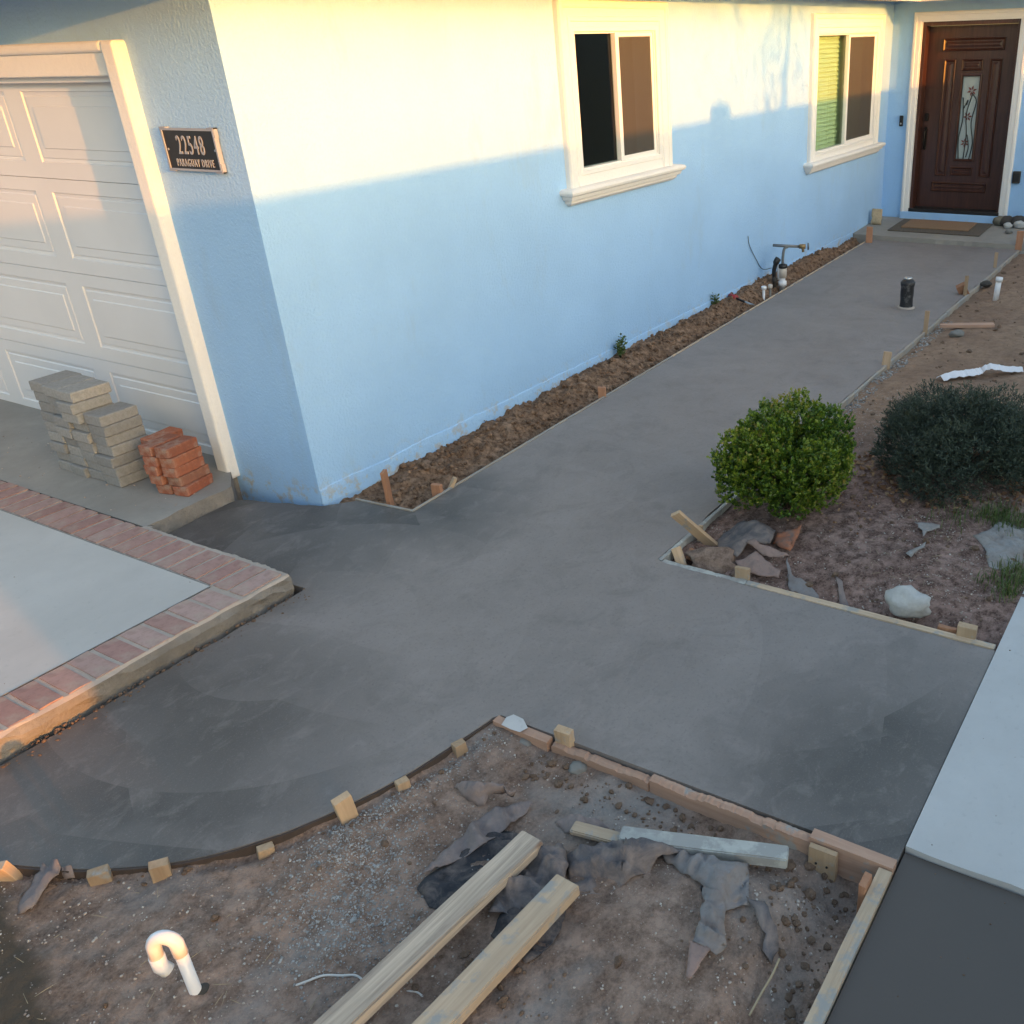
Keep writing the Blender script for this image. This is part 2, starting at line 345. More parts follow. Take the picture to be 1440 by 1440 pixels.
def tube(name, pts, r, m, parent=None, n=10, bm=None, caps=True):
    pts = [Vector(p) for p in pts]; rr = r if isinstance(r, (list, tuple)) else [r]*len(pts)
    ring = []; up = Vector((0, 0, 1)); prev = None
    for i, p in enumerate(pts):
        d = (pts[min(i+1, len(pts)-1)]-pts[max(i-1, 0)]).normalized()
        if prev is None:
            s = d.cross(up if abs(d.z) < .95 else Vector((1, 0, 0))).normalized()
        else: s = (prev-d*prev.dot(d)).normalized()
        prev = s; t = d.cross(s)
        ring.append([p+(s*math.cos(a)+t*math.sin(a))*rr[i] for a in [2*math.pi*k/n for k in range(n)]])
    return rings(name, ring, m, parent, caps, True)
def lathe(name, prof, m, parent=None, n=18, loc=(0,0,0)):
    rs = [[(loc[0]+r*math.cos(2*math.pi*k/n), loc[1]+r*math.sin(2*math.pi*k/n), loc[2]+z) for k in range(n)] for r, z in prof]
    return rings(name, rs, m, parent, True, True)
def bez(pts, n=6):
    """Catmull-Rom through points"""
    P = [Vector(p) for p in pts]; P = [P[0]*2-P[1]]+P+[P[-1]*2-P[-2]]; out = []
    for i in range(1, len(P)-2):
        for k in range(n):
            t = k/n; a, b, c, d = P[i-1], P[i], P[i+1], P[i+2]
            out.append(.5*((2*b)+(c-a)*t+(2*a-5*b+4*c-d)*t*t+(3*b-a-3*c+d)*t**3))
    out.append(P[-2]); return out
def fr(p, H=1.0, oc=5): return noise.fractal(Vector(p), H, 2.1, oc)

# ------------------------------------------------------------------ setting: ground, soil, slabs
ground = pyd('ground', [(-250, -250, -.4), (250, -250, -.4), (250, 250, -.4), (-250, 250, -.4)], [(0, 1, 2, 3)], M['asphalt']); tag(ground, kind='structure')
CURVE = bez([(-2.62, -.5, 0), (-2.5, -.8, 0), (-2.341,-1.17,0), (-2.211,-1.456,0), (-2.049,-1.687,0), (-1.869,-1.834,0), (-1.692,-1.933,0), (-1.452,-2.021,0), (-1.215,-2.071,0), (-1.035, -2.10, 0)], 8)
CV = [(p.x, p.y) for p in CURVE]
def curve_y(x):
    for (a, b), (c, d) in zip(CV, CV[1:]):
        if a <= x <= c: return b+(d-b)*(x-a)/max(1e-6, c-a)
    return CV[-1][1] if x > CV[-1][0] else CV[0][1]
def h_bed(x, y):                                     # lower bed between curve and pavement
    d = curve_y(x)-y
    if d < -.02: return -.3
    e = min(max(d, 0), max(0, -1.05-x), max(0, y+3.63)) if x > -1.9 else max(d, 0)
    h = -.060+.054*math.exp(-d/.16)+.020*fr((x*1.4, y*1.4, 0))+.020*min(1, e/.25)+.012*fr((x*7, y*7, 3))+.006*fr((x*26, y*26, 1))
    h -= .040*math.exp(-((d-.03)/.035)**2)*(.5+.5*noise.noise(Vector((x*4, y*4, 5))))
    h += .03*math.exp(-((x+1.08)/.10)**2)*max(0, min(1, (y+2.95)/.3)); h -= .035*math.exp(-((x+1.13)/.08)**2)*max(0, min(1, (-2.75-y)/.4))
    h -= .05*math.exp(-((y+3.55)/.10)**2)*max(0, min(1, (-.9-x)/.2))
    h += .03*math.exp(-((x+1.75)**2+(y+3.15)**2)/.12)+.03*math.exp(-((x+1.35)**2+(y+3.3)**2)/.05)
    return min(h, -.012)
def h_right(x, y):
    e = max(0, min(x-.30, -2.02-y))
    h = -.045+.05*min(1, e/.35)+.025*fr((x*1.1, y*1.1, 7))+.016*fr((x*5, y*5, 2))+.007*fr((x*22, y*22, 4))
    h -= .05*math.exp(-((x-.36)/.07)**2)*max(0, min(1, (y+3.6)/-.6+1.6))
    h -= .09*math.exp(-((x-.42)**2/.03+(y+2.2)**2/.012))
    h += .03*math.exp(-((x-1.0)**2+(y+2.5)**2)/.1)
    return min(h, .035) if x < 8.2 else min(h, 0)
def trench_y(x): return -.546+(x-.15)*(.328/8.38)
def h_trench(x, y):
    t = max(0, min(1, (y-trench_y(x))/max(.05, -trench_y(x))))
    top = -.035+.06*min(1, max(0, (x-.4)/2.5))+.02*noise.noise(Vector((x*2.2, 0, 9)))+(.03 if x > 4.5 else 0)*min(1, max(0, x-4.5))
    h = -.15+(top+.15)*min(1, t*1.35)**.8
    if x > 7.3: h -= .06*min(1, (x-7.3)/.6)
    return h+.026*fr((x*5, y*5, 2))+.022*fr((x*15, y*15, 8))+.012*fr((x*42, y*42, 8))
def patch(name, x0, x1, y0, y1, st, hf, m):
    nx = int((x1-x0)/st)+1; ny = int((y1-y0)/st)+1; vs = []; fs = []
    for j in range(ny+1):
        for i in range(nx+1):
            x = x0+(x1-x0)*i/nx; y = y0+(y1-y0)*j/ny; vs.append((x, y, hf(x, y)))
    for j in range(ny):
        for i in range(nx):
            a = j*(nx+1)+i; fs.append((a, a+1, a+nx+2, a+nx+1))
    o = pyd(name, vs, fs, m, None, True); return tag(o, kind='structure')
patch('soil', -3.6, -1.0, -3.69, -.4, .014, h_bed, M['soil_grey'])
SPLIT = 2.3
def mixr():
    """maroon gravelly soil near the cross path, tan soil farther along"""
    m = soil('bed_soil', (0.360, 0.250, 0.215), (0.235, 0.155, 0.130), (0.052, 0.030, 0.024), 1.3, .75); g = NG(m)
    old = g.b.inputs['Base Color'].links[0].from_socket
    a = g.noise(2.0, 7, .62, .5, loc=(1, 3, 5)); b = g.noise(15, 8, .7, loc=(5, 4, 2))
    t = g.mix(g.ramp(a, [(.38, 0), (.62, 1)]), (.34, .235, .165), (.26, .175, .125)); t = g.mix(g.ramp(b, [(.42, 0), (.64, .5)]), t, (.14, .09, .065))
    z = g.n('SeparateXYZ'); g.l(g.coord(), z.inputs[0])
    f = g.math('ADD', z.outputs[0], g.math('MULTIPLY', g.noise(1.3, 4, loc=(9, 9, 9)), 2.0))
    g.col(g.mix(g.ramp(g.math('MULTIPLY', f, .1), [(.26, 0), (.34, 1)]), old, t)); return m
patch('soil', .26, 3.2, -3.72, -1.98, .016, h_right, mixr())
patch('soil', 3.2, 9.4, -5.2, -1.98, .03, h_right, bpy.data.materials['bed_soil'])
patch('soil', -.05, 8.47, -.60, .06, .018, h_trench, M['soil_brown'])

def edge_pts(p, q, n, amp, seed, ends=False):
    out = []
    for i in range(n+1):
        t = i/n; x = p[0]+(q[0]-p[0])*t; y = p[1]+(q[1]-p[1])*t
        k = 0 if (i in (0, n) and not ends) else amp
        d = Vector((q[0]-p[0], q[1]-p[1], 0)).normalized(); o = k*noise.noise(Vector((x*9+seed, y*9, seed*2.)))
        out.append((x-d.y*o, y+d.x*o))
    return out
# fresh path: one sheet of wet concrete
pp = []
pp += edge_pts((-.19, .485), (-.030, -.005), 24, .022, 1)
pp += [(-.022, -.028), (.115, -.155), (.155, -.548)]
pp += [(8.40, -.235)]
pp += edge_pts((8.47, -.2), (8.47, -2.0), 24, .02, 3)
pp += [(8.45, -2.02)] + edge_pts((8.4, -2.02), (.30, -2.03), 60, .022, 6)
pp += edge_pts((.285, -2.10), (.275, -2.9), 14, .012, 8) + [(.272, -3.0), (.268, -3.672)]
pp += [(-1.0, -3.672), (-1.008, -2.12), (-1.035, -2.098)]
pp += [(x, y) for x, y in CV[::-1][1:]]
pp += edge_pts((-2.6, -.682), (-.72, -.678), 60, .012, 31) + edge_pts((-.695, -.655), (-.70, .45), 40, .012, 33) + edge_pts((-.70, .455), (-.20, .49), 14, .012, 35)[:-1]
path = prism('path', pp, -.3, 0, M['wet']); tag(path, kind='structure')
sw = edge_pts((-.93, -3.684), (-.93, -6.8), 40, .012, 11)
slab = prism('pavement', [(-.93, -3.676)]+sw[1:]+[(7, -6.8), (7, -3.676)], -.3, .007, M['slab']); tag(slab, kind='structure')
slab2 = prism('pavement', [(-.940, -3.678), (-.940, -6.8), (-4.5, -6.8), (-4.5, -3.678)], -.3, -.012, M['wet2']); tag(slab2, kind='structure')
apron = prism('apron', edge_pts((-.19, .505), (-.735, .475), 16, .02, 5, True)[::1]+[(-.745, 1.6), (-.745, 7), (.3, 7), (.3, .78), (-.03, .72)], -.3, .082, M['apron']); tag(apron, kind='structure'); apron.data.materials.append(M['raw'])
for pl in apron.data.polygons: pl.material_index = 1 if abs(pl.normal.z) < .5 else 0
# driveway slab and its brick border
drive = prism('driveway', [(-.985, -.40), (-.985, 7), (-7, 7), (-7, -.40)], -.3, .092, M['drive']); tag(drive, kind='structure')
def border_base():
    n = 260; bm = bmesh.new(); top = []
    outer = []
    for i in range(100): outer.append((-7+(6.28)*i/100, -.640))
    outer += [(-.735, -.638), (-.722, -.625)]
    for i in range(60): outer.append((-.722, -.60+1.09*i/60))
    outer += [(-.750, .49), (-.750, 7)]
    rows_ = []
    for k, (dz, off) in enumerate([(.089, -.016), (.079, -.002), (.05, .004), (.018, -.004), (-.06, -.018), (-.3, -.02)]):
        r = []
        for i, (x, y) in enumerate(outer):
            f = .006 if k == 0 else (.034 if k < 5 else 0)
            nv = noise.noise_vector(Vector((x*38, y*38, k*1.9)))*f*.42 + noise.noise_vector(Vector((x*13, y*13, k*.9)))*f*.30 + noise.noise_vector(Vector((x*3, y*3, 0)))*f*.25
            if i < 101: r.append((x, y-off+nv.y, dz+nv.z*.25))
            else: r.append((x+off+nv.x*(1 if i < 162 else 0), y, dz+nv.z*.25))
        rows_.append(r)
    N = len(outer); vs = [v for r in rows_ for v in r]; fs = []
    for k in range(5):
        for i in range(N-1): fs.append((k*N+i, (k+1)*N+i, (k+1)*N+i+1, k*N+i+1))
    b = len(vs); inner = [(-.99, 7, .089), (-.99, -.396, .089), (-7, -.396, .089)]
    vs += inner; fs.append(tuple(range(N))+(b, b+1, b+2))
    o = pyd('brick_border', vs, fs, M['mortar'], drive); o.data.materials.append(M['raw'])
    for pl in o.data.polygons: pl.material_index = 1 if pl.index >= N-1 and pl.index < 5*(N-1) else 0
    return o
border = border_base()
bk = []
for s in range(4):
    bm = bmesh.new(); bbox(bm, -.5, .5, -.5, .5, -.5, .5); bmesh.ops.subdivide_edges(bm, edges=bm.edges[:], cuts=1, use_grid_fill=True)
    for v in bm.verts:
        v.co.x *= .214; v.co.y *= .092; v.co.z *= .05
        n = noise.noise_vector(v.co*30+Vector((s*7, 0, 0)))*.006; v.co += Vector((n.x, n.y, n.z*.3))
    me = bpy.data.meshes.new('brick'); bm.to_mesh(me); bm.free(); me.materials.append(M['border_brick']); bk.append(me)
def put_brick(x, y, rz):
    o = bpy.data.objects.new('brick', random.choice(bk)); COL.objects.link(o); o.parent = drive
    o.location = (x, y, .0685+random.uniform(-.002, .0025)); o.rotation_euler = (random.uniform(-.012, .012), random.uniform(-.012, .012), rz+random.uniform(-.02, .02))
y = -.565
while y < 2.4: put_brick(-.866, y, 0); y += .1125
x = -1.05
while x > -3.2: put_brick(x, -.515, math.pi/2); x -= .1125
boxo('joint_strip', -.983, -.979, -.395, 6.9, .06, .0935, M['joint'], drive)
boxo('joint_strip', -6.9, -.985, -.400, -.396, .06, .0935, M['joint'], drive)
PZ = lambda x: .105-.050*(9.5-x)/1.05
porch = prism('porch', [(9.6, .0)]+[(8.46, -.0)]+edge_pts((8.44, -.02), (8.46, -2.6), 30, .02, 21)+[(8.46, -5), (9.6, -5)], -.3, .095, M['porch']); tag(porch, kind='structure')
for v in porch.data.vertices:
    if v.co.z > 0: v.co.z = PZ(v.co.x)

# ------------------------------------------------------------------ house
house = empty('house', (0, 0, 0), 'light blue stucco house with white garage door and dark front door', 'house')
def wall_holes(name, u0, u1, v0, v1, holes, mapf, th, m, parent):
    us = sorted({u0, u1, *[h[0] for h in holes], *[h[1] for h in holes]}); vs_ = sorted({v0, v1, *[h[2] for h in holes], *[h[3] for h in holes]})
    bm = bmesh.new(); V = {}
    def v(i, j, k):
        if (i, j, k) not in V: V[(i, j, k)] = bm.verts.new(mapf(us[i], vs_[j], k*th))
        return V[(i, j, k)]
    solid = lambda i, j: 0 <= i < len(us)-1 and 0 <= j < len(vs_)-1 and not any(h[0]-1e-6 <= us[i] and us[i+1] <= h[1]+1e-6 and h[2]-1e-6 <= vs_[j] and vs_[j+1] <= h[3]+1e-6 for h in holes)
    for i in range(len(us)-1):
        for j in range(len(vs_)-1):
            if not solid(i, j): continue
            bm.faces.new([v(i, j, 0), v(i+1, j, 0), v(i+1, j+1, 0), v(i, j+1, 0)]); bm.faces.new([v(i, j, 1), v(i, j+1, 1), v(i+1, j+1, 1), v(i+1, j, 1)])
            for (di, dj, a, b) in ((-1, 0, (i, j), (i, j+1)), (1, 0, (i+1, j), (i+1, j+1)), (0, -1, (i, j), (i+1, j)), (0, 1, (i, j+1), (i+1, j+1))):
                if not solid(i+di, j+dj): bm.faces.new([v(*a, 0), v(*b, 0), v(*b, 1), v(*a, 1)])
    return fin(name, bm, m, parent)
ZT = 2.78
wall_holes('wall', 0, 9.5, -.3, ZT, [(2.69, 3.82, 1.42, 2.38), (7.01, 8.91, 1.10, 2.32)], lambda u, v, d: (u, d, v), .2, M['blue'], house)
wall_holes('wall', .20, 8, -.3, ZT, [(.80, 5.68, -.25, 2.20)], lambda u, v, d: (d, u, v), .2, M['blue'], house)
wall_holes('wall', -4.2, -.0005, -.3, ZT, [(-1.535, -.375, .19, 2.385)], lambda u, v, d: (9.5+d, u, v), .2, M['blue'], house)
# rough lower lip of the stucco
def lip(name, mapf, L, u_start=0.0):
    n = int(L/.04); vs = []; fs = []
    for i in range(n+1):
        u = u_start+L*i/n; t = .075+.014*noise.noise(Vector((u*3, 1, 0)))+.006*noise.noise(Vector((u*17, 2, 0)))
        for d, z in ((-.0005, t+.006), (-.006, t), (-.009, t-.03), (-.009, -.03+.015*noise.noise(Vector((u*8, 4, 1)))), (.02, -.04)): vs.append(mapf(u, d, z))
    for i in range(n):
        for k in range(4): a = i*5+k; fs.append((a, a+1, a+6, a+5))
    o = pyd(name, vs, fs, M['blue'], house)
    bm = bmesh.new(); bm.from_mesh(o.data); bmesh.ops.recalc_face_normals(bm, faces=bm.faces[:]); bm.to_mesh(o.data); bm.free()
lip('wall_base', lambda u, d, z: (u, d, z), 8.44, .0)
# rooms seen through the glass
def room(x0, x1, z0, z1):
    vs = [(x0, .205, z0), (x1, .205, z0), (x1, .205, z1), (x0, .205, z1), (x0, 2.6, z0), (x1, 2.6, z0), (x1, 2.6, z1), (x0, 2.6, z1)]
    pyd('room', vs, [(4, 5, 6, 7), (0, 1, 5, 4), (1, 2, 6, 5), (2, 3, 7, 6), (3, 0, 4, 7)], M['dark_room'], house)
room(1.2, 5.2, .1, 2.6); room(6.2, 9.4, .1, 2.6)
# trim and windows on the long wall
def sweep_frame(name, x0, x1, z0, z1, prof, m, parent, yb=0.0, legs=False):
    """profile (inset from outer edge, stand-off) mitred round a rectangle; legs = open at the bottom"""
    rs = []
    for w, d in prof:
        if legs: rs.append([(x0+w, yb-d, z0), (x0+w, yb-d, z1-w), (x1-w, yb-d, z1-w), (x1-w, yb-d, z0)])
        else: rs.append([(x0+w, yb-d, z0+w), (x0+w, yb-d, z1-w), (x1-w, yb-d, z1-w), (x1-w, yb-d, z0+w)])
    n = 4; vs = [v for r in rs for v in r]; fs = []
    for k in range(len(rs)-1):
        for i in range(3 if legs else 4): fs.append((k*n+i, k*n+(i+1) % n, (k+1)*n+(i+1) % n, (k+1)*n+i))
    o = pyd(name, vs, fs, m, parent)
    bm = bmesh.new(); bm.from_mesh(o.data); bmesh.ops.recalc_face_normals(bm, faces=bm.faces[:]); bm.to_mesh(o.data); bm.free()
    return o
def glassm():
    m = mat('window_glass', (.9, .95, .93), .02); g = NG(m)
    t = g.n('BsdfTransparent'); t.inputs[0].default_value = (.90, .95, .92, 1); gl = g.n('BsdfGlossy'); gl.inputs['Roughness'].default_value = .01
    f = g.n('Fresnel'); f.inputs[0].default_value = 1.5; mx = g.n('MixShader'); g.l(g.math('MULTIPLY', f.outputs[0], g.math('SUBTRACT', 1., g.n('NewGeometry').outputs['Backfacing'])), mx.inputs[0]); g.l(t.outputs[0], mx.inputs[1]); g.l(gl.outputs[0], mx.inputs[2])
    g.l(mx.outputs[0], g.t.nodes['Material Output'].inputs[0]); return m
M['glass'] = glassm()
m = mat('insect_screen', (.078, .070, .062), .9); g = NG(m); t = g.n('BsdfTransparent'); mx = g.n('MixShader'); mx.inputs[0].default_value = .34
g.l(g.b.outputs[0], mx.inputs[1]); g.l(t.outputs[0], mx.inputs[2]); g.l(mx.outputs[0], g.t.nodes['Material Output'].inputs[0]); M['screen'] = m
CAS = [(0, -.002), (0, .035), (.008, .05), (.03, .056), (.046, .048), (.052, .040), (.098, .036), (.104, .044), (.128, .044), (.135, .034), (.150, .034), (.150, -.002)]
def window(fx0, fx1, fz0, fz1, tx0, tx1, tz1, sz, sx0, sx1, blinds):
    w = empty('window', (0, 0, 0)); w.parent = house
    sweep_frame('casing', tx0, tx1, sz, tz1, CAS, M['white_trim'], w, 0, True)
    # flat stucco band between casing and vinyl frame below the window
    boxo('apron_band', tx0+.148, tx1-.148, -.033, -.002, sz-.002, fz0+.012, M['white_trim'], w)
    if fz1 < tz1-.155: boxo('head_band', tx0+.148, tx1-.148, -.0325, -.002, fz1-.012, tz1-.149, M['white_trim'], w)
    prof = [(.0, .0), (.085, .0), (.105, -.008), (.112, -.022), (.105, -.040), (.085, -.050), (.082, -.058), (.075, -.075), (.055, -.082), (.05, -.1), (.025, -.118), (.0, -.12)]
    rs = []
    for d, z in prof: rs.append([(sx0+.10-d, 0, sz+z), (sx0+.10-d, -d-.001, sz+z), (sx1-.10+d, -d-.001, sz+z), (sx1-.10+d, 0, sz+z)])
    rings('sill', rs, M['white_trim'], w, True)
    sweep_frame('frame', fx0, fx1, fz0, fz1, [(0, -.03), (0, .036), (.004, .040), (.030, .040), (.034, .036), (.034, .022), (.045, .022), (.045, -.04)], M['vinyl'], w)
    xm = (fx0+fx1)/2
    boxo('mullion', xm-.022, xm+.022, -.030, .012, fz0+.040, fz1-.040, M['vinyl'], w, .003)
    s = sweep_frame('sash', xm+.022, fx1-.044, fz0+.044, fz1-.044, [(0, -.012), (0, .012), (.022, .014), (.028, .006), (.028, -.012)], M['vinyl'], w)
    boxo('pane', fx0+.043, xm-.02, .003, .006, fz0+.043, fz1-.043, M['glass'], w)
    boxo('pane', xm+.02, fx1-.043, .003, .006, fz0+.043, fz1-.043, M['glass'], w)
    boxo('insect_screen', xm+.049, fx1-.071, -.0075, -.0065, fz0+.071, fz1-.071, M['screen'], w)
    if blinds:
        b = bmesh.new(); z = fz1-.05; 
        while z > fz0+.02:
            r = bmesh.ops.create_cube(b, size=1)
            for v in r['verts']: v.co = Vector(((fx0+fx1)/2-.06+v.co.x*(fx1-fx0-.25), .10+v.co.y*.03+v.co.z*.0, z+v.co.z*.003+v.co.y*.052))
            z -= .046
        fin('window_blind', b, M['blind'], w)
        c = empty  # curtain edge beside the blind
        vs = []; fs = []
        for i in range(40):
            x = xm-.10+i*.026; yy = .155+.02*math.sin(i*1.3)
            vs += [(x, yy, fz0-.1), (x, yy, fz1+.05)]
            if i: fs.append((2*i-2, 2*i, 2*i+1, 2*i-1))
        pyd('curtain', vs, fs, mat('olive_curtain', (.22, .22, .11), .9), w)
    return w
window(2.69, 3.82, 1.43, 2.375, 2.55, 3.97, 2.535, 1.362, 2.47, 4.06, False)
window(7.01, 8.91, 1.105, 2.315, 6.90, 9.06, 2.475, 1.058, 6.82, 9.17, True)
# potted plant silhouette behind the first window is a thing of its own, inside the room
# garage door
gd = empty('garage_door', (0, 0, 0)); gd.parent = house
DX = .066
def panel_face(name, us, vs_, holes, ringp, mapf, m, parent, back=.03):
    bm = bmesh.new(); V = {}
    def v(u, w, d):
        k = (round(u, 4), round(w, 4), round(d, 4))
        if k not in V: V[k] = bm.verts.new(mapf(u, w, d))
        return V[k]
    for i in range(len(us)-1):
        for j in range(len(vs_)-1):
            a, b, c, d = us[i], us[i+1], vs_[j], vs_[j+1]
            if (i, j) in holes:
                pr = [(a, b, c, d, 0)]
                for ins, dep in ringp: pr.append((a+ins, b-ins, c+ins, d-ins, dep))
                for p, q in zip(pr, pr[1:]):
                    P = [v(p[0], p[2], p[4]), v(p[1], p[2], p[4]), v(p[1], p[3], p[4]), v(p[0], p[3], p[4])]; Q = [v(q[0], q[2], q[4]), v(q[1], q[2], q[4]), v(q[1], q[3], q[4]), v(q[0], q[3], q[4])]
                    for t in range(4): bm.faces.new([P[t], P[(t+1) % 4], Q[(t+1) % 4], Q[t]])
                bm.faces.new(Q)
            else: bm.faces.new([v(a, c, 0), v(b, c, 0), v(b, d, 0), v(a, d, 0)])
    A, B, C, D_ = us[0], us[-1], vs_[0], vs_[-1]
    # returned edges
    for j in range(len(vs_)-1):
        for u in (A, B): bm.faces.new([v(u, vs_[j], 0), v(u, vs_[j+1], 0), v(u, vs_[j+1], back), v(u, vs_[j], back)])
    for i in range(len(us)-1):
        for w in (C, D_): bm.faces.new([v(us[i], w, 0), v(us[i+1], w, 0), v(us[i+1], w, back), v(us[i], w, back)])
    return fin(name, bm, m, parent)
us = [.805]
y = .83
while y < 5.3: us += [y, y+1.045]; y += 1.215
us.append(5.675)
holes_u = [1, 3, 5, 7]
zj = [.07, .572, 1.118, 1.664, 2.20]
for k in range(4):
    z0, z1 = zj[k]+.0016, zj[k+1]-.0016
    panel_face('door_section', us, [z0, z0+.085 if k else z0+.065, z1-.075, z1], {(i, 1) for i in holes_u}, [(.006, .007), (.022, .009), (.028, .004), (.074, .004), (.080, -.001), (.086, -.001)], lambda u, w, d: (DX+d, u, w), M['garage'], gd)
boxo('door_backing', DX+.032, DX+.05, .80, 5.68, .06, 2.22, M['garage'], gd)
boxo('bottom_seal', DX-.004, DX+.028, .806, 5.67, .058, .072, M['black'], gd)
# white stucco surround of the garage opening
def bevbox(name, a, m, parent, bev, seg=3):
    bm = bmesh.new(); bbox(bm, *a); bmesh.ops.bevel(bm, geom=bm.edges[:], offset=bev, segments=seg, affect='EDGES', profile=.5); return fin(name, bm, m, parent, False)
gt = empty('garage_surround', (0, 0, 0)); gt.parent = house
bevbox('side_trim', (-.07, .06, .690, .798, .03, 2.352), M['white_trim'], gt, .018)
bevbox('inner_stop', (-.012, .058, .7985, .822, .06, 2.245), M['white_trim'], gt, .006)
bevbox('head_trim', (-.068, .03, .7985, 5.7, 2.300, 2.352), M['white_trim'], gt, .02)
bevbox('head_trim', (-.045, .03, .7985, 5.7, 2.194, 2.302), M['white_trim'], gt, .008)
bevbox('door_stop', (.004, .060, .8225, 5.67, 2.165, 2.198), M['garage'], gt, .004)
# front door
fd = empty('front_door', (0, 0, 0)); fd.parent = house
def C(u, w, d): return (9.5+d, u, w)
DXX = .155
def cbox(name, u0, u1, w0, w1, d0, d1, m, parent, bev=0): return boxo(name, 9.5+d0, 9.5+d1, u0, u1, w0, w1, m, parent, bev)
cbox('jamb', -.415, -.3765, .195, 2.38, .004, .195, M['door'], fd, .004); cbox('jamb', -1.5335, -1.495, .195, 2.38, .004, .195, M['door'], fd, .004); cbox('jamb', -1.495, -.415, 2.335, 2.3835, .004, .195, M['door'], fd, .004)
cbox('threshold', -1.5335, -.3765, .1905, .232, -.035, .195, M['black'], fd, .004)
# slab with an opening for the glass
L_, R_, B_, T_ = -.418, -1.492, .233, 2.333
def du(f): return L_+(R_-L_)*f
def dv(f): return B_+(T_-B_)*f
gu0, gu1, gv0, gv1 = .43, .62, .285, .735
wall_holes('slab', R_, L_, B_, T_, [(du(gu1), du(gu0), dv(gv0), dv(gv1))], lambda u, v, d: C(u, v, DXX+d), .045, M['door'], fd)
def dpanel(f0, f1, g0, g1):
    u0, u1, w0, w1 = du(f1), du(f0), dv(g0), dv(g1); rs = []
    for ins, d in [(0, -.001), (.002, .016), (.010, .022), (.018, .014), (.026, .003), (.040, .003), (.062, .014), (.068, .014)]:
        ins = min(ins, (w1-w0)*.46, (u1-u0)*.46); rs.append([C(u0+ins, w0+ins, DXX-d), C(u1-ins, w0+ins, DXX-d), C(u1-ins, w1-ins, DXX-d), C(u0+ins, w1-ins, DXX-d)])
    rings('panel', rs, M['door'], fd)
for a in [(.17, .86, .868, .935), (.40, .64, .765, .825), (.20, .335, .185, .825), (.715, .85, .185, .825), (.38, .64, .19, .24), (.17, .82, .095, .15)]: dpanel(*a)
rs = []
for ins, d in [(-.03, -.001), (-.028, .018), (-.012, .024), (0, .010), (.0, -.02)]:
    u0, u1, w0, w1 = du(gu1)+ins, du(gu0)-ins, dv(gv0)+ins, dv(gv1)-ins; rs.append([C(u0, w0, DXX-d), C(u1, w0, DXX-d), C(u1, w1, DXX-d), C(u0, w1, DXX-d)])
rings('glass_moulding', rs, M['door'], fd, False)
m = mat('frosted_door_glass', (.34, .40, .40), .25); g = NG(m); n = g.noise(60, 3); g.nor(g.bump(n, .3, .003)); M['frost'] = m
gp = cbox('pane', du(gu1), du(gu0), dv(gv0), dv(gv1), DXX+.018, DXX+.028, M['frost'], fd)
pet = mat('leaded_petal', (.13, .03, .025), .4); lead = mat('leaded_stem', (.018, .024, .022), .4)
gw = du(gu0)-du(gu1); gh = dv(gv1)-dv(gv0)
def gpnt(a, b, d=.0): return C(du(gu0)-gw*a, dv(gv0)+gh*b, DXX+.014-d)
def flower(ca, cb, r, k):
    vs = []; fs = []
    for p in range(6):
        a = p*math.pi/3+k; i = len(vs)
        for q, (rad, wid) in enumerate([(.12, .0), (.55, .17), (1.0, .0), (.55, -.17)]):
            an = a+wid*2.2; vs.append(gpnt(ca+rad*r*math.cos(an)/gw, cb+rad*r*math.sin(an)/gh, .002+(.004 if q == 1 else 0)))
        fs.append((i, i+1, i+2, i+3))
    pyd('flower', vs, fs, pet, gp)
for ca, cb, r, k in [(.58, .83, .062, .3), (.48, .52, .058, .1), (.46, .20, .058, .5)]: flower(ca, cb, r, k)
for sp in [[(.15, 0), (.05, .25), (.2, .5), (.1, .75)], [(.45, .0), (.5, .3), (.38, .55), (.62, .78)], [(.8, .0), (.92, .2), (.72, .45), (.9, .7), (.6, .8)], [(.2, .62), (.4, .72), (.35, .66)], [(.6, .02), (.7, .15), (.55, .3)]]:
    tube('stem', [gpnt(a, b, .002) for a, b in sp] if len(sp) < 3 else bez([gpnt(a, b, .002) for a, b in sp], 5), .006, lead, gp, 6)
# handle set
cbox('lock_plate', -.492, -.448, 1.27, 1.36, DXX-.018, DXX, M['bronze'], fd, .006)
hd = cbox('handle_plate', -.488, -.452, .93, 1.20, DXX-.010, DXX, M['bronze'], fd, .004)
tube('handle', bez([C(-.47, 1.17, DXX-.01), C(-.47, 1.15, DXX-.05), C(-.47, 1.06, DXX-.062), C(-.47, .97, DXX-.05), C(-.47, .95, DXX-.01)], 5), .011, M['bronze'], hd, 8)
# casing of the front door
rs = []
for w, d in [(0, -.002), (0, .03), (.012, .042), (.035, .044), (.045, .034), (.085, .032), (.098, .024), (.108, .024), (.108, -.002)]:
    u0, u1, w1 = -1.635+w, -.268-w, 2.488-w; rs.append([C(u1, .175, -d), C(u1, w1, -d), C(u0, w1, -d), C(u0, .175, -d)])
vs = [v for r in rs for v in r]; fs = [(k*4+i, k*4+i+1, (k+1)*4+i+1, (k+1)*4+i) for k in range(len(rs)-1) for i in range(3)]+[tuple(k*4 for k in range(9)), tuple(k*4+3 for k in range(9))]
o = pyd('door_casing', vs, fs, M['white_trim'], house); bm = bmesh.new(); bm.from_mesh(o.data); bmesh.ops.recalc_face_normals(bm, faces=bm.faces[:]); bm.to_mesh(o.data); bm.free()
cbox('door_step', -1.56, -.27, .08, .189, -.05, .001, M['blue'], house, .006)
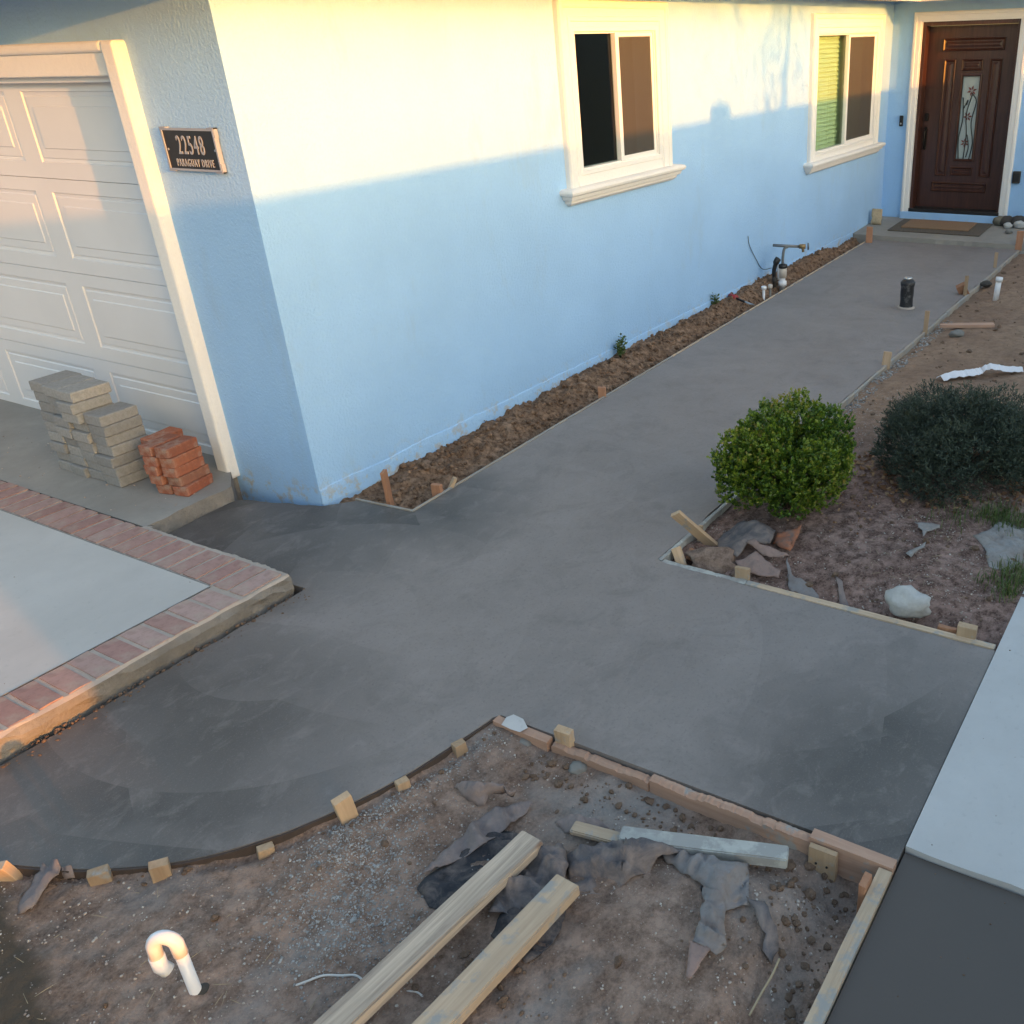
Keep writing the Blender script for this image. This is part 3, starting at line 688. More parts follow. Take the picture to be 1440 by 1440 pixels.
# roof: fascia, soffit, shingled slopes
rf = empty('roof', (0, 0, 0)); rf.parent = house
E0 = .45; EX = .62; ZB = 2.588
pyd('soffit', [(-EX, -E0, ZB+.02), (9.05, -E0, ZB+.02), (9.05, -5, ZB+.02), (15, -5, ZB+.02), (15, 8, ZB+.02), (-EX, 8, ZB+.02)], [(0, 1, 2, 3, 4, 5)], M['fascia'], rf)
boxo('fascia', -EX-.02, 9.03, -E0-.02, -E0, ZB, ZB+.19, M['fascia'], rf); boxo('fascia', -EX-.02, -EX, -E0+.0005, 8, ZB, ZB+.19, M['fascia'], rf); boxo('fascia', 9.03, 9.05, -5, -E0-.02, ZB, ZB+.19, M['fascia'], rf)
pyd('shingles', [(-.70, -.52, ZB+.195), (9.0, -.52, ZB+.195), (15.1, -.52, ZB+.195), (15.1, 8.1, ZB+.195), (-.70, 8.1, ZB+.195), (3.6, 3.8, 4.1), (15.1, 3.8, 4.1), (9.0, -5, ZB+.195), (15.1, -5, ZB+.195), (12, -5, 3.5), (12, 1.8, 3.5)],
    [(0, 1, 2, 6, 5), (3, 4, 5, 6), (4, 0, 5), (7, 9, 10, 1), (9, 8, 2, 10)], M['rooftile'], rf)

# ------------------------------------------------------------------ things on the walls
sg = empty('address_sign', (-.0, .35, 1.86), 'black address plaque numbered 22548 on blue wall beside garage', 'sign')
yc, zc, sw_, sh_ = .352, 1.862, .405, .196
bevbox('plate', (-.022, -.004, -sw_/2+.004, sw_/2-.004, -sh_/2+.004, sh_/2-.004), M['sign'], sg, .003).location = (0, yc-.35, zc-1.86)
fo = []
for (a0, a1, b0, b1) in [(-sw_/2, sw_/2, sh_/2-.010, sh_/2), (-sw_/2, sw_/2, -sh_/2, -sh_/2+.010), (-sw_/2, -sw_/2+.010, -sh_/2+.0102, sh_/2-.0102), (sw_/2-.010, sw_/2, -sh_/2+.0102, sh_/2-.0102)]: fo.append((a0, a1, b0, b1))
bm = bmesh.new()
for a0, a1, b0, b1 in fo: bbox(bm, -.028, -.004, a0+yc-.35, a1+yc-.35, b0+zc-1.86, b1+zc-1.86)
for sy in (-1, 1):
    for sz in (-1, 1):
        for (dy, dz, ey, ez) in ((.0, .0, .05, .006), (.0, .0, .006, .045)):
            a = sorted((sy*(sw_/2+.005), sy*(sw_/2+.005-ey))); b = sorted((sz*(sh_/2+.005), sz*(sh_/2+.005-ez)))
            bbox(bm, -.026-.002*(ey > .01), -.0045, a[0]+yc-.35, a[1]+yc-.35, b[0]+zc-1.86, b[1]+zc-1.86)
fin('frame', bm, M['silver'], sg)
for sy in (-1, 1): lathe('screw', [(.001, -.003), (.006, -.003), (.006, 0), (.001, .001)], M['silver'], sg, 8).matrix_basis = Matrix.Translation((-.024, yc-.35+sy*.18, zc-1.86)) @ Matrix.Rotation(-math.pi/2, 4, 'Y')
def text(s, size, sx, y, z, m, parent, name):
    c = bpy.data.curves.new(name, 'FONT'); c.body = s; c.size = size; c.align_x = 'CENTER'; c.extrude = .0016; c.offset = .0003; c.space_character = 1.22
    t = bpy.data.objects.new(name, c); COL.objects.link(t); bpy.context.view_layer.update()
    me = bpy.data.meshes.new_from_object(t.evaluated_get(bpy.context.evaluated_depsgraph_get())); bpy.data.objects.remove(t)
    o = link(name, me, m, parent); o.matrix_basis = Matrix.Translation((-.0238, y, z)) @ Matrix(((0, 0, -1, 0), (-1, 0, 0, 0), (0, 1, 0, 0), (0, 0, 0, 1))) @ Matrix.Diagonal((sx, 1, 1, 1))
    return o
text('22548', .122, .58, .0, -.018, M['silver'], sg, 'house_number')
text('PARAGUAY DRIVE', .050, .60, -.006, -.075, M['silver'], sg, 'street_name')
def wallbox(name, label, cat, u, w, lu, lw, d, m):
    o = boxo(name, -d, -.001, -lu/2, lu/2, -lw/2, lw/2, m, None, .006); o.location = (9.5, u, w); return tag(o, label, cat)
b = wallbox('doorbell', 'small black video doorbell on blue wall left of front door', 'doorbell', *(9.5,-0.194,1.279)[1:], .045, .125, .03, M['black'])
pyd('button', [(-.031, .012*math.cos(a), -.03+.012*math.sin(a)) for a in [k*math.pi/5 for k in range(10)]], [tuple(range(10))], M['steel'], b)
b = wallbox('outlet_cover', 'dark square outlet cover on blue wall right of front door', 'outlet', *(9.5,-1.694,0.658)[1:], .09, .14, .04, M['stone_dark'])
boxo('flap', -.046, -.0405, -.035, .035, -.05, .05, M['black'], b, .004)
# small wire on the long wall
a0 = (5.46,-0.006,0.537); a1 = (5.66,-0.006,0.2)
tag(tube('wire', bez([a0, (5.488,-0.008,0.443), (5.616,-0.01,0.301), (5.777,-0.015,0.156), (5.818,-0.1,0.162)], 6), .004, mat('blue_grey_wire', (.12, .16, .2), .6), None, 6), 'thin loose wire dangling down blue wall near the tap', 'wire')
def tap():
    base = (5.762,-0.249,-0.06); t = empty('garden_tap', base, 'standpipe tap with white pvc sleeve rising beside blue wall', 'tap')
    bx, by, bz = base
    def rel(p): return (p[0]-bx, p[1]-by, p[2]-bz)
    h1 = 0.152; h2 = 0.280; h3 = 0.456
    lathe('pvc_sleeve', [(.03, -.1), (.03, h1*.45), (.044, h1*.45+.002), (.044, h1*.75), (.03, h1*.77), (.03, h1)], M['pvc'], t, 14)
    lathe('grey_coupling', [(.042, h1), (.044, h1+.09), (.04, h1+.095)], M['dirty_pvc'], t, 14)
    lathe('cap', [(.046, h1+.096), (.05, h1+.11), (.046, h2), (.02, h2+.01)], M['black'], t, 14)
    top = Vector((0, 0, h3)); e = Vector(rel((5.534,-0.28,0.453)))
    tube('riser', bez([(0, 0, h2-.02), (0, 0, h3-.10), (.01, -.01, h3-.02), (.03, -.04, h3+.0)], 5), .014, M['pipe_metal'], t, 10)
    tube('crossbar', [(-.06, .085, h3+.02), (.03, -.04, h3+.005), (.10, -.14, h3-.005)], .014, M['pipe_metal'], t, 10)
    v = tube('valve', [(.095, -.135, h3-.004), (.13, -.185, h3-.008)], [.022, .025], M['brass'], t, 10)
    tube('handwheel', [(.145, -.205, h3-.008), (.150, -.213, h3-.008)], .036, M['pipe_metal'], v, 12)
    tube('spout', [(.115, -.165, h3-.008), (.115, -.17, h3-.06)], .014, M['brass'], v, 8)
    k = tube('black_valve_body', bez([(-.05, .065, h1-.08), (-.055, .07, h1+.06), (-.045, .055, h1+.15), (-.02, .04, h1+.19)], 4), [.018]*4+[.022]*4+[.032]*5, M['black'], t, 10)
    lathe('white_union', [(.02, h1-.02), (.02, h1+.12), (.012, h1+.13)], M['pvc'], t, 10, (-.02, .03, 0))
    lathe('side_riser', [(.016, -.1), (.016, h1*.7), (.028, h1*.7+.01), (.028, h1), (.014, h1+.01)], M['stone_dark'], t, 10, (-.055, .06, 0))
tap()
def thing1(o, label, cat, group=None): return tag(o, label, cat, group)
TG = 'irrigation risers in the trench'
def riser(loc, h, r, m, cm, label):
    t = empty('irrigation_riser', loc, label, 'pipe', TG)
    lathe('tube', [(r*.5, -.1), (r*.5, h*.75)], m, t, 8); lathe('cap', [(r*.5, h*.72), (r, h*.78), (r, h*.95), (r*.6, h)], cm, t, 10); return t
riser((5.359,-0.23,-0.05), .14, .028, M['pvc'], M['pvc'], 'thin white capped riser left of the tap in soil trench')
riser((5.409,-0.276,-0.05), .15, .024, M['stone_grey'], M['dirty_pvc'], 'thin grey riser between white riser and tap')
t = empty('trowel', (*(4.945,-0.168,-0.03)[:2], h_trench(*(4.945,-0.168,-0.03)[:2])+.035), 'red handled hand tool lying in soil trench by blue wall', 'tool')
q = Vector((4.903,-0.31,-0.04))-Vector((5.014,-0.026,-0.005)); L = q.length; q.normalize()
o0 = Vector((5.014,-0.026,-0.005))-Vector((4.945,-0.168,-0.03)); 
tube('handle', [o0, o0+q*L*.32], [.022, .03], M['red_plastic'], t, 8); tube('shank', [o0+q*L*.32, o0+q*L*.72], .011, M['black'], t, 6)
rings('blade', [[tuple(o0+q*L*.70+Vector(v)*.02) for v in ((0,1,0),(0,-1,0),(0,-1,.3),(0,1,.3))], [tuple(o0+q*L*1.05+Vector(v)*.05) for v in ((0,.6,0),(0,-.6,0),(0,-.6,.12),(0,.6,.12))]], M['steel'], t)

# door mats
bm = bmesh.new(); pa = []
def mat_thing(name, cx, cy, lx, ly, z, h, rz, m, label):
    o = rough_box(name, lx, ly, h, m, None, .004, .001); o.location = (cx, cy, z+h/2); o.rotation_euler = (0, -.0476, rz); return tag(o, label, 'doormat')
m1 = mat('dark_rubber_mat', (.10, .085, .07), .95); g = NG(m1); n = g.noise(90, 4, .7); g.col(g.mix(g.ramp(n, [(.35, 0), (.7, 1)]), (.075, .062, .05), (.16, .13, .10))); g.nor(g.bump(n, .6, .004))
m2 = mat('coir_mat', (.27, .16, .09), .95); g = NG(m2); n = g.noise(120, 5, .8); g.col(g.mix(g.ramp(n, [(.35, 0), (.7, 1)]), (.21, .12, .065), (.34, .22, .13))); g.nor(g.bump(n, .8, .006))
mat_thing('doormat', 9.04, -.93, .66, 1.14, PZ(9.04)+.002, .012, .0, m1, 'large dark brown doormat lying under the smaller tan mat')
mat_thing('doormat', 9.10, -.90, .46, .84, PZ(9.10)+.015, .014, .01, m2, 'smaller tan coir doormat lying on the large dark mat')
# stones
def stone(name, loc, sx, sy, sz, m, seed, label, cat='rock', group=None, flat=.0, rz=0, bump=.28):
    bm = bmesh.new(); bmesh.ops.create_icosphere(bm, subdivisions=3, radius=1)
    for v in bm.verts:
        d = v.co.normalized(); n = noise.noise(d*1.3+Vector((seed*5, 0, 1)))*bump+noise.noise(d*3.1+Vector((0, seed*3, 1)))*bump*.45+noise.noise(d*8+Vector((0, seed*3, 4)))*bump*.15
        v.co = Vector((d.x*sx, d.y*sy, d.z*sz))*(1+n)
        if flat and v.co.z < -sz*flat: v.co.z = -sz*flat
    o = fin(name, bm, m, None, True); o.location = loc; o.rotation_euler = (0, 0, rz); return tag(o, label, cat, group)
x, y, z = (0.36,-3.26,-0.01)
stone('rock', (x+.05, y-.0, .035), .062, .096, .074, M['rock'], 3, 'large pale white rock sitting behind the front form board', 'rock', None, .7, .2, .34)
def slabstone(name, loc, lx, ly, lz, rot, m, label, seed):
    o = rough_box(name, lx, ly, lz, m, None, .006, .012, 4, seed, True); o.location = loc; o.rotation_euler = rot; return tag(o, label, 'rock')
slabstone('flagstone', (9.02, -.11, .175), .045, .125, .19, (0, R(8), .1), M['stone_tan'], 'square tan flagstone leaning upright against blue wall on porch', 4)
GS = 'stones beside the front door'
for (px, py, s, mm, sd, lb) in [(1412,309,.075,'stone_olive',1,'olive green rounded stone touching the bottom of the door casing'), (1421,304,.085,'stone_dark',2,'dark rounded stone right of the olive stone by the door'), (1436,306,.09,'stone_dark',5,'large dark stone at the right edge of the porch'), (1434,316,.065,'rock',6,'pale stone in front of the large dark porch stone'), (1417,316,.05,'rock',7,'small whitish stone in front of the olive stone'), (1419,322,.04,'stone_grey',8,'small grey stone nearest the doormat corner')]:
    x, y, z = [(a, b, c) for a, b, c in [{(1412,309): (9.625,-1.58,0.11), (1421,304): (9.708,-1.659,0.11), (1436,306): (9.758,-1.797,0.11), (1434,316): (9.292,-1.843,0.11), (1417,316): (9.243,-1.709,0.11), (1419,322): (8.966,-1.788,0.11)}[(px, py)]]][0]
    stone('stone', (min(x, 9.38), y, PZ(min(x, 9.38))+s*.6), s, s*1.1, s*.8, M[mm], sd, lb, 'rock', GS)
for (p, s, mm, sd, lb) in [((4.716,-2.312,0), .055, 'stone_grey', 11, 'flat grey stone alone on bare soil below the pink stake'), ((8.259,-0.661,0), .0, '', 0, ''), ((-1.067,-2.269,-0.05), .035, 'stone_grey', 12, 'grey stone chip below the cement splashed form board'), ((-1.078,-2.521,-0.05), .032, 'stone_grey', 13, 'blue grey stone below the square stake at the bed corner'), ((-1.662,-3.065,-0.05), .016, 'stone_tan', 14, 'small tan pebble right of the long timbers'), ((-2.315,-2.107,-0.05), .030, 'stone_dark', 15, 'dark stone half buried beside the white pipe foot'), ((-2.192,-1.753,-0.05), .02, 'stone_tan', 16, 'small tan stone on soil above the white pipe'), ((6.199,-1.317,0), .0, '', 0, ''), ((6.592,-2.105,0), .05, 'stone_dark', 17, 'dark clod on soil left of the short white pipe')]:
    if s: stone('stone', (p[0], p[1], p[2]+s*.25), s, s*1.1, s*.6, M[mm], sd, lb, 'rock')

# paver and brick stacks
def unit_mesh(name, lx, ly, lz, m, seed, jit, cham):
    bm = bmesh.new(); bbox(bm, -lx/2, lx/2, -ly/2, ly/2, 0, lz); bmesh.ops.bevel(bm, geom=bm.edges[:], offset=cham, segments=2 if cham > .005 else 1, affect='EDGES')
    if jit > .002: bmesh.ops.subdivide_edges(bm, edges=[e for e in bm.edges if e.calc_length() > .03], cuts=2, use_grid_fill=True)
    for v in bm.verts: v.co += noise.noise_vector(v.co*22+Vector((seed*9, seed, 0)))*jit
    bmesh.ops.recalc_face_normals(bm, faces=bm.faces[:])
    me = bpy.data.meshes.new(name); bm.to_mesh(me); bm.free(); me.materials.append(m); return me
pm = [unit_mesh('paver', .227, .149, .0592, M['paver'], s, .0019, .0048) for s in range(4)]
ordn = ['lowest', 'second from the ground', 'third from the ground', 'fourth from the ground', 'fifth from the ground', 'sixth from the ground', 'seventh from the ground', 'eighth from the ground', 'topmost']
PG = 'grey pavers stacked by the garage door'
for ci, (cy, n, cname) in enumerate([(1.618, 9, 'leftmost column of grey stack'), (1.461, 9, 'second column from left of grey stack'), (1.303, 9, 'third column from left of grey stack'), (1.144, 7, 'rightmost column of grey stack')]):
    rs = random.Random(ci+3); dx = [0, .0, .0, .0][ci]
    for k in range(n):
        o = bpy.data.objects.new('paver', rs.choice(pm)); COL.objects.link(o)
        off = -.035 if (ci == 2 and k >= 6) else 0; oy = .022 if (ci == 2 and k >= 6) else 0
        o.location = (-.378+rs.uniform(-.018, .018)+off, cy+rs.uniform(-.006, .006)-oy*0, .083+k*.0614); o.rotation_euler = (rs.uniform(-.008, .008), rs.uniform(-.006, .006), rs.uniform(-.04, .04)+(.03 if off else 0))
        tag(o, f'{"dark stained " if (ci == 3 and k == 6) else ""}grey paver, {ordn[k] if k < n-1 else "topmost"} in {cname}', 'paver', PG)
rbm = [unit_mesh('brick', .208, .098, .056, M['red_brick'], s+10, .0036, .0045) for s in range(5)]
RG = 'red bricks stacked by the garage trim'
rs = random.Random(5)
for k in range(5):
    for ci, (cx, cy, nm) in enumerate([(-.318, .690, 'right column of the red stack'), (-.335, .802, 'left column of the red stack')]):
        o = bpy.data.objects.new('brick', rs.choice(rbm)); COL.objects.link(o)
        o.location = (cx+rs.uniform(-.015, .015)+(.0 if k else .02), cy+rs.uniform(-.006, .006)-(.018 if (k == 0) else 0), .083+k*.0575); o.rotation_euler = (0, 0, .13+rs.uniform(-.05, .05)+(.10 if k == 0 else 0))
        tag(o, f'old red brick, {["lowest", "second from the ground", "third from the ground", "fourth from the ground", "topmost"][k]} in {nm}', 'brick', RG)
for k, (zz, ro) in enumerate([(.083+.17, .1), (.083+.2275, .06)]):
    o = bpy.data.objects.new('brick', rbm[k]); COL.objects.link(o); o.location = (-.27, .905, zz-.0); o.rotation_euler = (ro, 0, .15)
    tag(o, ['red brick wedged under the far left brick beside grey pavers', 'far left red brick leaning against the grey pavers'][k], 'brick', RG)
for k in range(3):
    o = bpy.data.objects.new('brick', rbm[k+1]); COL.objects.link(o); o.location = (-.235+.004*k, .912, .083+k*.0565); o.rotation_euler = (0, 0, .12)
    tag(o, f'red brick mostly hidden behind the left red column, {["lowest", "second from the ground", "third from the ground"][k]}', 'brick', RG)

# ------------------------------------------------------------------ timber: stakes and form boards
SG = 'wooden stakes holding the form boards'
def stake(px_base, w, t, h, m, label, rot=(0, 0, 0), sunk=.10, seed=0, taper=False, name='stake'):
    bm = bmesh.new(); bbox(bm, -t/2, t/2, -w/2, w/2, -sunk, h)
    bmesh.ops.subdivide_edges(bm, edges=[e for e in bm.edges if abs((e.verts[0].co-e.verts[1].co).z) > .01], cuts=3)
    bmesh.ops.bevel(bm, geom=[e for e in bm.edges], offset=.0016, segments=1, affect='EDGES')
    rs = random.Random(seed)
    for v in bm.verts:
        v.co += noise.noise_vector(v.co*25+Vector((seed*7.7, 0, seed)))*.0022
        if v.co.z > h-.004: v.co.z += rs.uniform(-.003, .0015)
    o = fin(name, bm, m); o.location = px_base; o.rotation_euler = rot; return tag(o, label, 'stake', SG)
X90 = 1.5708
stake((0.21,-0.313,-0.02), .055, .022, 0.203, M['redwood'], 'tall pink wooden stake in the trench at the house corner', (.06, .0, -1.1), seed=1)
stake((0.404,-0.495,-0.02), .06, .03, 0.072, M['redwood'], 'short pink stake block against the trench form near corner', (0, 0, .2), seed=2)
stake((0.485,-0.508,-0.02), .03, .02, .085, M['pine'], 'small pale stick leaning beside the short pink trench stake', (.0, .55, -.6), seed=3)
stake((2.179,-0.439,-0.03), .055, .022, 0.102, M['redwood'], 'single pink stake halfway along the trench form', (.03, 0, .3), seed=4)
stake((8.257,-0.286,0), .07, .04, 0.186, M['redwood'], 'pink stake at the left corner of the porch edge', (0, 0, .1), seed=5)
stake((8.465,-2.017,0), .075, .035, 0.208, M['redwood'], 'pink stake at the right end of the porch edge', (0, .03, .1), seed=6)
stake((7.432,-1.992,0), .035, .03, 0.157, M['pine'], 'thin pale stake on right path edge nearest the porch', (0, .12, .2), seed=7)
stake((6.11,-2.018,0), .035, .03, 0.184, M['pine'], 'thin pale stake behind the tilted wooden block on right path edge', (0, .08, .2), seed=8)
stake((6.163,-1.997,0), .09, .05, .115, M['redwood'], 'tilted pinkish wood block fixed to right path edge', (-.5, -.35, .5), .02, seed=9)
stake((4.716,-2.046,0), .038, .022, 0.183, M['pine'], 'upright pale stake on right path edge beside the lying pink stake', (.02, 0, .2), seed=10)
stake((3.737,-2.032,0), .06, .04, 0.096, M['pine'], 'short battered stake end on right path edge above the dark shrub', (.1, .15, .4), seed=11)
o = stake((0.613,-2.159,-0.03), .062, .020, .27, M['pine'], 'long pale stake leaning left over the wet path beside bright green shrub', (-.62, -.42, .25), .06, seed=12)
stake((0.63,-2.087,-0.06), .025, .02, .11, M['pine'], 'thin strut under the long leaning pale stake', (.05, 0, .2), seed=13)
stake((0.392,-2.108,-0.04), .05, .03, .075, M['pine'], 'short tan stake at the corner of the right bed', (-.25, .5, .6), seed=14)
stake((0.473,-2.132,-0.05), .06, .03, .04, M['redwood'], 'short orange wood offcut behind the corner stake of right bed', (.6, .4, .9), .02, seed=15)
stake((0.327,-2.483,-0.02), .072, .022, .075, M['pine'], 'square pale stake in front of the fabric scraps in right bed', (0, .08, .08), seed=16)
stake((0.332,-3.455,-0.03), .078, .024, .045, M['redwood'], 'low brown wood block between white rock and pale stake', (.0, 0, .03), .03, seed=17)
stake((0.321,-3.54,-0.03), .078, .038, .085, M['pine'], 'square pale stake at the right end of the front form board', (.0, -.03, .05), seed=18)
# stakes along the curve
cs = [((-2.302,-1.214,-0.03), .062, .07, 'pale stake at the far left end of the curved form', (-.2, -.2, .6)), ((-2.194,-1.478,-0.03), .06, .055, 'pale stake with split top second from left on the curve', (.0, -.1, .95)), ((-2.071,-1.641,-0.03), .056, .065, 'pale stake third from left on the curved form', (.05, -.1, 1.0)), ((-1.859,-1.831,-0.03), .05, .022, 'tiny stake top barely showing on the curved form', (.1, -.1, 1.1)), ((-1.651,-1.97,-0.05), .06, .125, 'tall pale stake leaning back in the middle of curved form', (-.12, -.10, 1.25)), ((-1.462,-2.051,-0.045), .045, .055, 'short pale stake right of the tall curve stake', (.0, -.05, 1.2)), ((-1.223,-2.085,-0.045), .045, .06, 'pale stake nearest the top corner of lower bed', (.0, .05, 1.25))]
def off_curve(p):
    i = min(range(1, len(CURVE)-1), key=lambda k: (CURVE[k]-Vector((p[0], p[1], 0))).length); d = (CURVE[i+1]-CURVE[i-1]).normalized(); n = Vector((d.y, -d.x, 0)); c = CURVE[i]+n*.026
    return (c.x, c.y, p[2])
for i, (p, w, h, lb, ro) in enumerate(cs): stake(off_curve(p), w, .032, h, M['pine'], lb, ro, seed=20+i)
stake((-1.013,-2.424,-0.05), .066, .034, .105, M['pine'], 'square topped pale stake at the upper corner of lower bed', (.0, -.05, .06), seed=30)
o = stake((-1.064, -3.455, -.05), .092, .020, .058, M['pine'], 'wide pale stake with two nails on the corner form board', (0, 0, 0), seed=31)
for s in (-1, 1): lathe('nail', [(.001, 0), (.004, 0), (.004, .003), (.001, .003)], M['black'], o, 8).matrix_basis = Matrix.Translation((-.0125, s*.018, .0)) @ Matrix.Rotation(-X90, 4, 'Y')
stake((-1.14, -3.618, -.05), .022, .060, .085, M['redwood'], 'orange stake standing against the form board along pavement', (0, 0, 0), seed=32)

FG = 'form boards round the fresh concrete'
def board(name, a, b, w, h, m, label, jag=0, seed=0, group=FG, roll=0):
    """board from a to b (top centre line), w thick, h deep; jag = ragged top"""
    a = Vector(a); b = Vector(b); L = (b-a).length; n = max(2, int(L/.009)) if jag else max(2, int(L/.15)); bm = bmesh.new(); prev = None; rs = random.Random(seed); lev = 0; hold = 0
    for i in range(n+1):
        u = -L/2+L*i/n; hold -= 1
        if hold <= 0: lev = rs.random()**1.5; hold = rs.randint(1, 6)
        k = -(lev*.75+rs.random()*.25)*jag*1.1 if jag else 0
        e = [noise.noise(Vector((u*8, q*3.3, seed)))*.0018 for q in range(4)]
        ring = [bm.verts.new((u, -w/2+e[0], -h)), bm.verts.new((u, w/2+e[1], -h)), bm.verts.new((u, w/2+e[1], k*.6+e[2])), bm.verts.new((u, w/2*.1, k*.4+e[3]+rs.random()*jag*.3)), bm.verts.new((u, -w/2+e[0], k+e[3]))]
        if prev:
            for q in range(5): bm.faces.new([prev[q], prev[(q+1) % 5], ring[(q+1) % 5], ring[q]])
        else: bm.faces.new(ring)
        prev = ring
    bm.faces.new(prev[::-1])
    if not jag: bmesh.ops.bevel(bm, geom=[ed for ed in bm.edges if len(ed.link_faces) == 2 and ed.calc_face_angle() > .6], offset=.0025, segments=1, affect='EDGES')
    o = fin(name, bm, m); d = (b-a).normalized()
    s = d.cross(Vector((0, 0, 1))).normalized(); up = s.cross(d)
    o.matrix_world = Matrix.Translation((a+b)/2) @ Matrix((d, -s, up)).transposed().to_4x4() @ Matrix.Rotation(roll, 4, 'X')
    return tag(o, label, 'timber', group)
# across the lower bed (x = -1.03)
board('form_board', (-1.035, -2.115, .004), (-1.038, -2.37, .002), .036, .085, M['redwood_x'], 'short pink form board with white cement splash at top of lower bed', .006, 1)
tag(pyd('cement_splash', *(lambda q: (q[0], q[1]))((lambda P: ([(x, y, z) for x, y, z in P], [(0, 1, 2, 3, 4, 5, 6)]))([(-1.02, -2.155, .012), (-1.062, -2.165, .010), (-1.064, -2.21, .007), (-1.06, -2.25, .006), (-1.03, -2.265, .010), (-1.0, -2.22, .014), (-.995, -2.17, .013)])), M['slab']), 'white cement smear on the short pink form board', 'cement')
board('form_board', (-1.034, -2.385, -.006), (-1.034, -2.80, -.008), .034, .08, M['redwood_x'], 'muddy pink form board right of the square topped stake', .014, 2)
board('form_board', (-1.030, -2.805, .002), (-1.030, -3.42, .0), .034, .115, M['redwood_x'], 'long pink form board with splintered top edge', .016, 3)
board('form_board', (-1.026, -3.40, .018), (-1.026, -3.672, .016), .040, .12, M['redwood_x'], 'clean short form board at the corner by the pavement', 0, 4).location.z += 0
board('form_board', (-1.052, -3.652, .008), (-3.3, -3.652, .004), .042, .10, M['pine_x'], 'long pale form board beside the smooth dark slab', 0, 5)
# bent hardboard along the curve
vs = []; fs = []
cc_ = [p for p in CURVE if p.x > -3.4]
for i, p in enumerate(cc_):
    d = (cc_[min(i+1, len(cc_)-1)]-cc_[max(i-1, 0)]).normalized(); nrm = Vector((d.y, -d.x, 0)); t = -.003+.005*noise.noise(Vector((p.x*9, p.y*9, 0)))
    a = p+nrm*.001; b = p+nrm*.009
    vs += [(a.x, a.y, -.14), (b.x, b.y, -.14), (b.x, b.y, t), (a.x, a.y, t)]
    if i:
        for k in range(4): fs.append(((i-1)*4+k, (i-1)*4+(k+1) % 4, i*4+(k+1) % 4, i*4+k))
tag(pyd('form_board', vs, fs, M['hardboard']), 'thin dark red hardboard bent along the curved path edge', 'timber', FG)
# right bed
board('form_board', (.298, -2.52, .004), (.290, -3.665, .006), .036, .09, M['pine_x'], 'pale form board with cement stains in front of white rock', 0, 7)
board('form_board', (.305, -2.06, -.002), (.300, -2.515, .002), .034, .09, M['cement_wood_x'], 'cement covered form board at the corner of right bed', .006, 8)
board('form_board', (.30, -2.045, .004), (2.5, -2.045, -.003), .02, .09, M['cement_wood_x'], 'cement crusted thin form strip beside bright green shrub', .008, 9)
board('form_board', (2.505, -2.042, .002), (5.4, -2.038, .003), .018, .07, M['bender_x'], 'pale thin form strip along right path edge by the stakes', .007, 10)
board('form_board', (5.405, -2.038, .004), (8.4, -2.036, .006), .022, .07, M['bender_x'], 'thin form strip along right path edge near the porch', .004, 11)
board('form_board', (8.40, -2.05, .0), (8.42, -2.9, .0), .03, .07, M['bender_x'], 'short form strip running right from the porch stake', .003, 12)
# trench
board('form_board', (.125, -.135, .006), (.158, -.545, .006), .014, .13, M['bender_x'], 'short thin form strip at the house corner end of trench', 0, 13)
board('form_board', (.162, -.538, .006), (3.2, -.419, .005), .013, .13, M['bender_x'], 'thin form strip along near half of trench', 0, 14)
board('form_board', (3.205, -.419, .006), (8.42, -.222, .008), .014, .13, M['pine_x'], 'thin pale form strip along far half of trench', .003, 15)
# loose timber
def timber(a, b, w, h, m, label, name='timber', seed=0):
    a = Vector(a); b = Vector(b); L = (b-a).length
    bm = bmesh.new(); bbox(bm, -L/2, L/2, -w/2, w/2, -h, 0); bmesh.ops.subdivide_edges(bm, edges=[e for e in bm.edges if e.calc_length() > .2], cuts=10)
    bmesh.ops.bevel(bm, geom=[e for e in bm.edges if len(e.link_faces) == 2 and e.calc_face_angle() > .6], offset=.004, segments=2, affect='EDGES')
    for v in bm.verts: v.co += noise.noise_vector(v.co*6+Vector((seed, 0, 0)))*.0025
    o = fin(name, bm, m); d = (b-a).normalized(); s = d.cross(Vector((0, 0, 1))).normalized()
    o.matrix_world = Matrix.Translation((a+b)/2) @ Matrix((d, -s, s.cross(d))).transposed().to_4x4(); return tag(o, label, 'timber', 'loose timbers on the soil')
def ext(a, b, e): a = Vector(a); b = Vector(b); return tuple(b+(b-a).normalized()*e)
T1a, T1b = (-1.474,-2.634,0.045), (-2.233,-2.564,0.03); T2a, T2b = (-1.561,-2.835,0.04), (-2.109,-2.793,0.03)
mw = M['weathered_x']
timber(T1a, ext(T1a, T1b, .5), .089, .040, mw, 'long weathered timber with a knot, left of the two crossing lower bed', seed=1)
timber(T2a, ext(T2a, T2b, .5), .089, .040, M['pine_x'], 'long paler timber, right of the two crossing lower bed', seed=2)
timber((-1.313,-2.858,0.02), (-1.144,-3.369,0.025), .062, .042, M['cement_wood_x'], 'grey cement coated timber lying below the splintered form board', seed=3)
tag(timber((-1.344,-2.691,0), (-1.317,-2.86,0), .05, .02, M['pine_x'], 'thin brown lath poking from the dark fabric by grey timber', 'lath', 4), None, 'timber')
t = board('stake', (4.897,-2.119,0.03), (5.083,-2.532,0.035), .07, .025, M['redwood_x'], 'pink wooden stake with pointed cement grey end lying flat on soil', 0, 40, None)
for v in t.data.vertices:
    if v.co.x < -.16: v.co.y *= max(.1, (v.co.x+.32)/.16 if v.co.x > -.32 else .1)
tag(timber((7.962,0.032,-0.02), (8.305,-0.029,0), .06, .03, M['redwood_x'], 'broken wood chunk in the trench beside the porch', 'wood_chunk', 6), None, 'wood chunk')
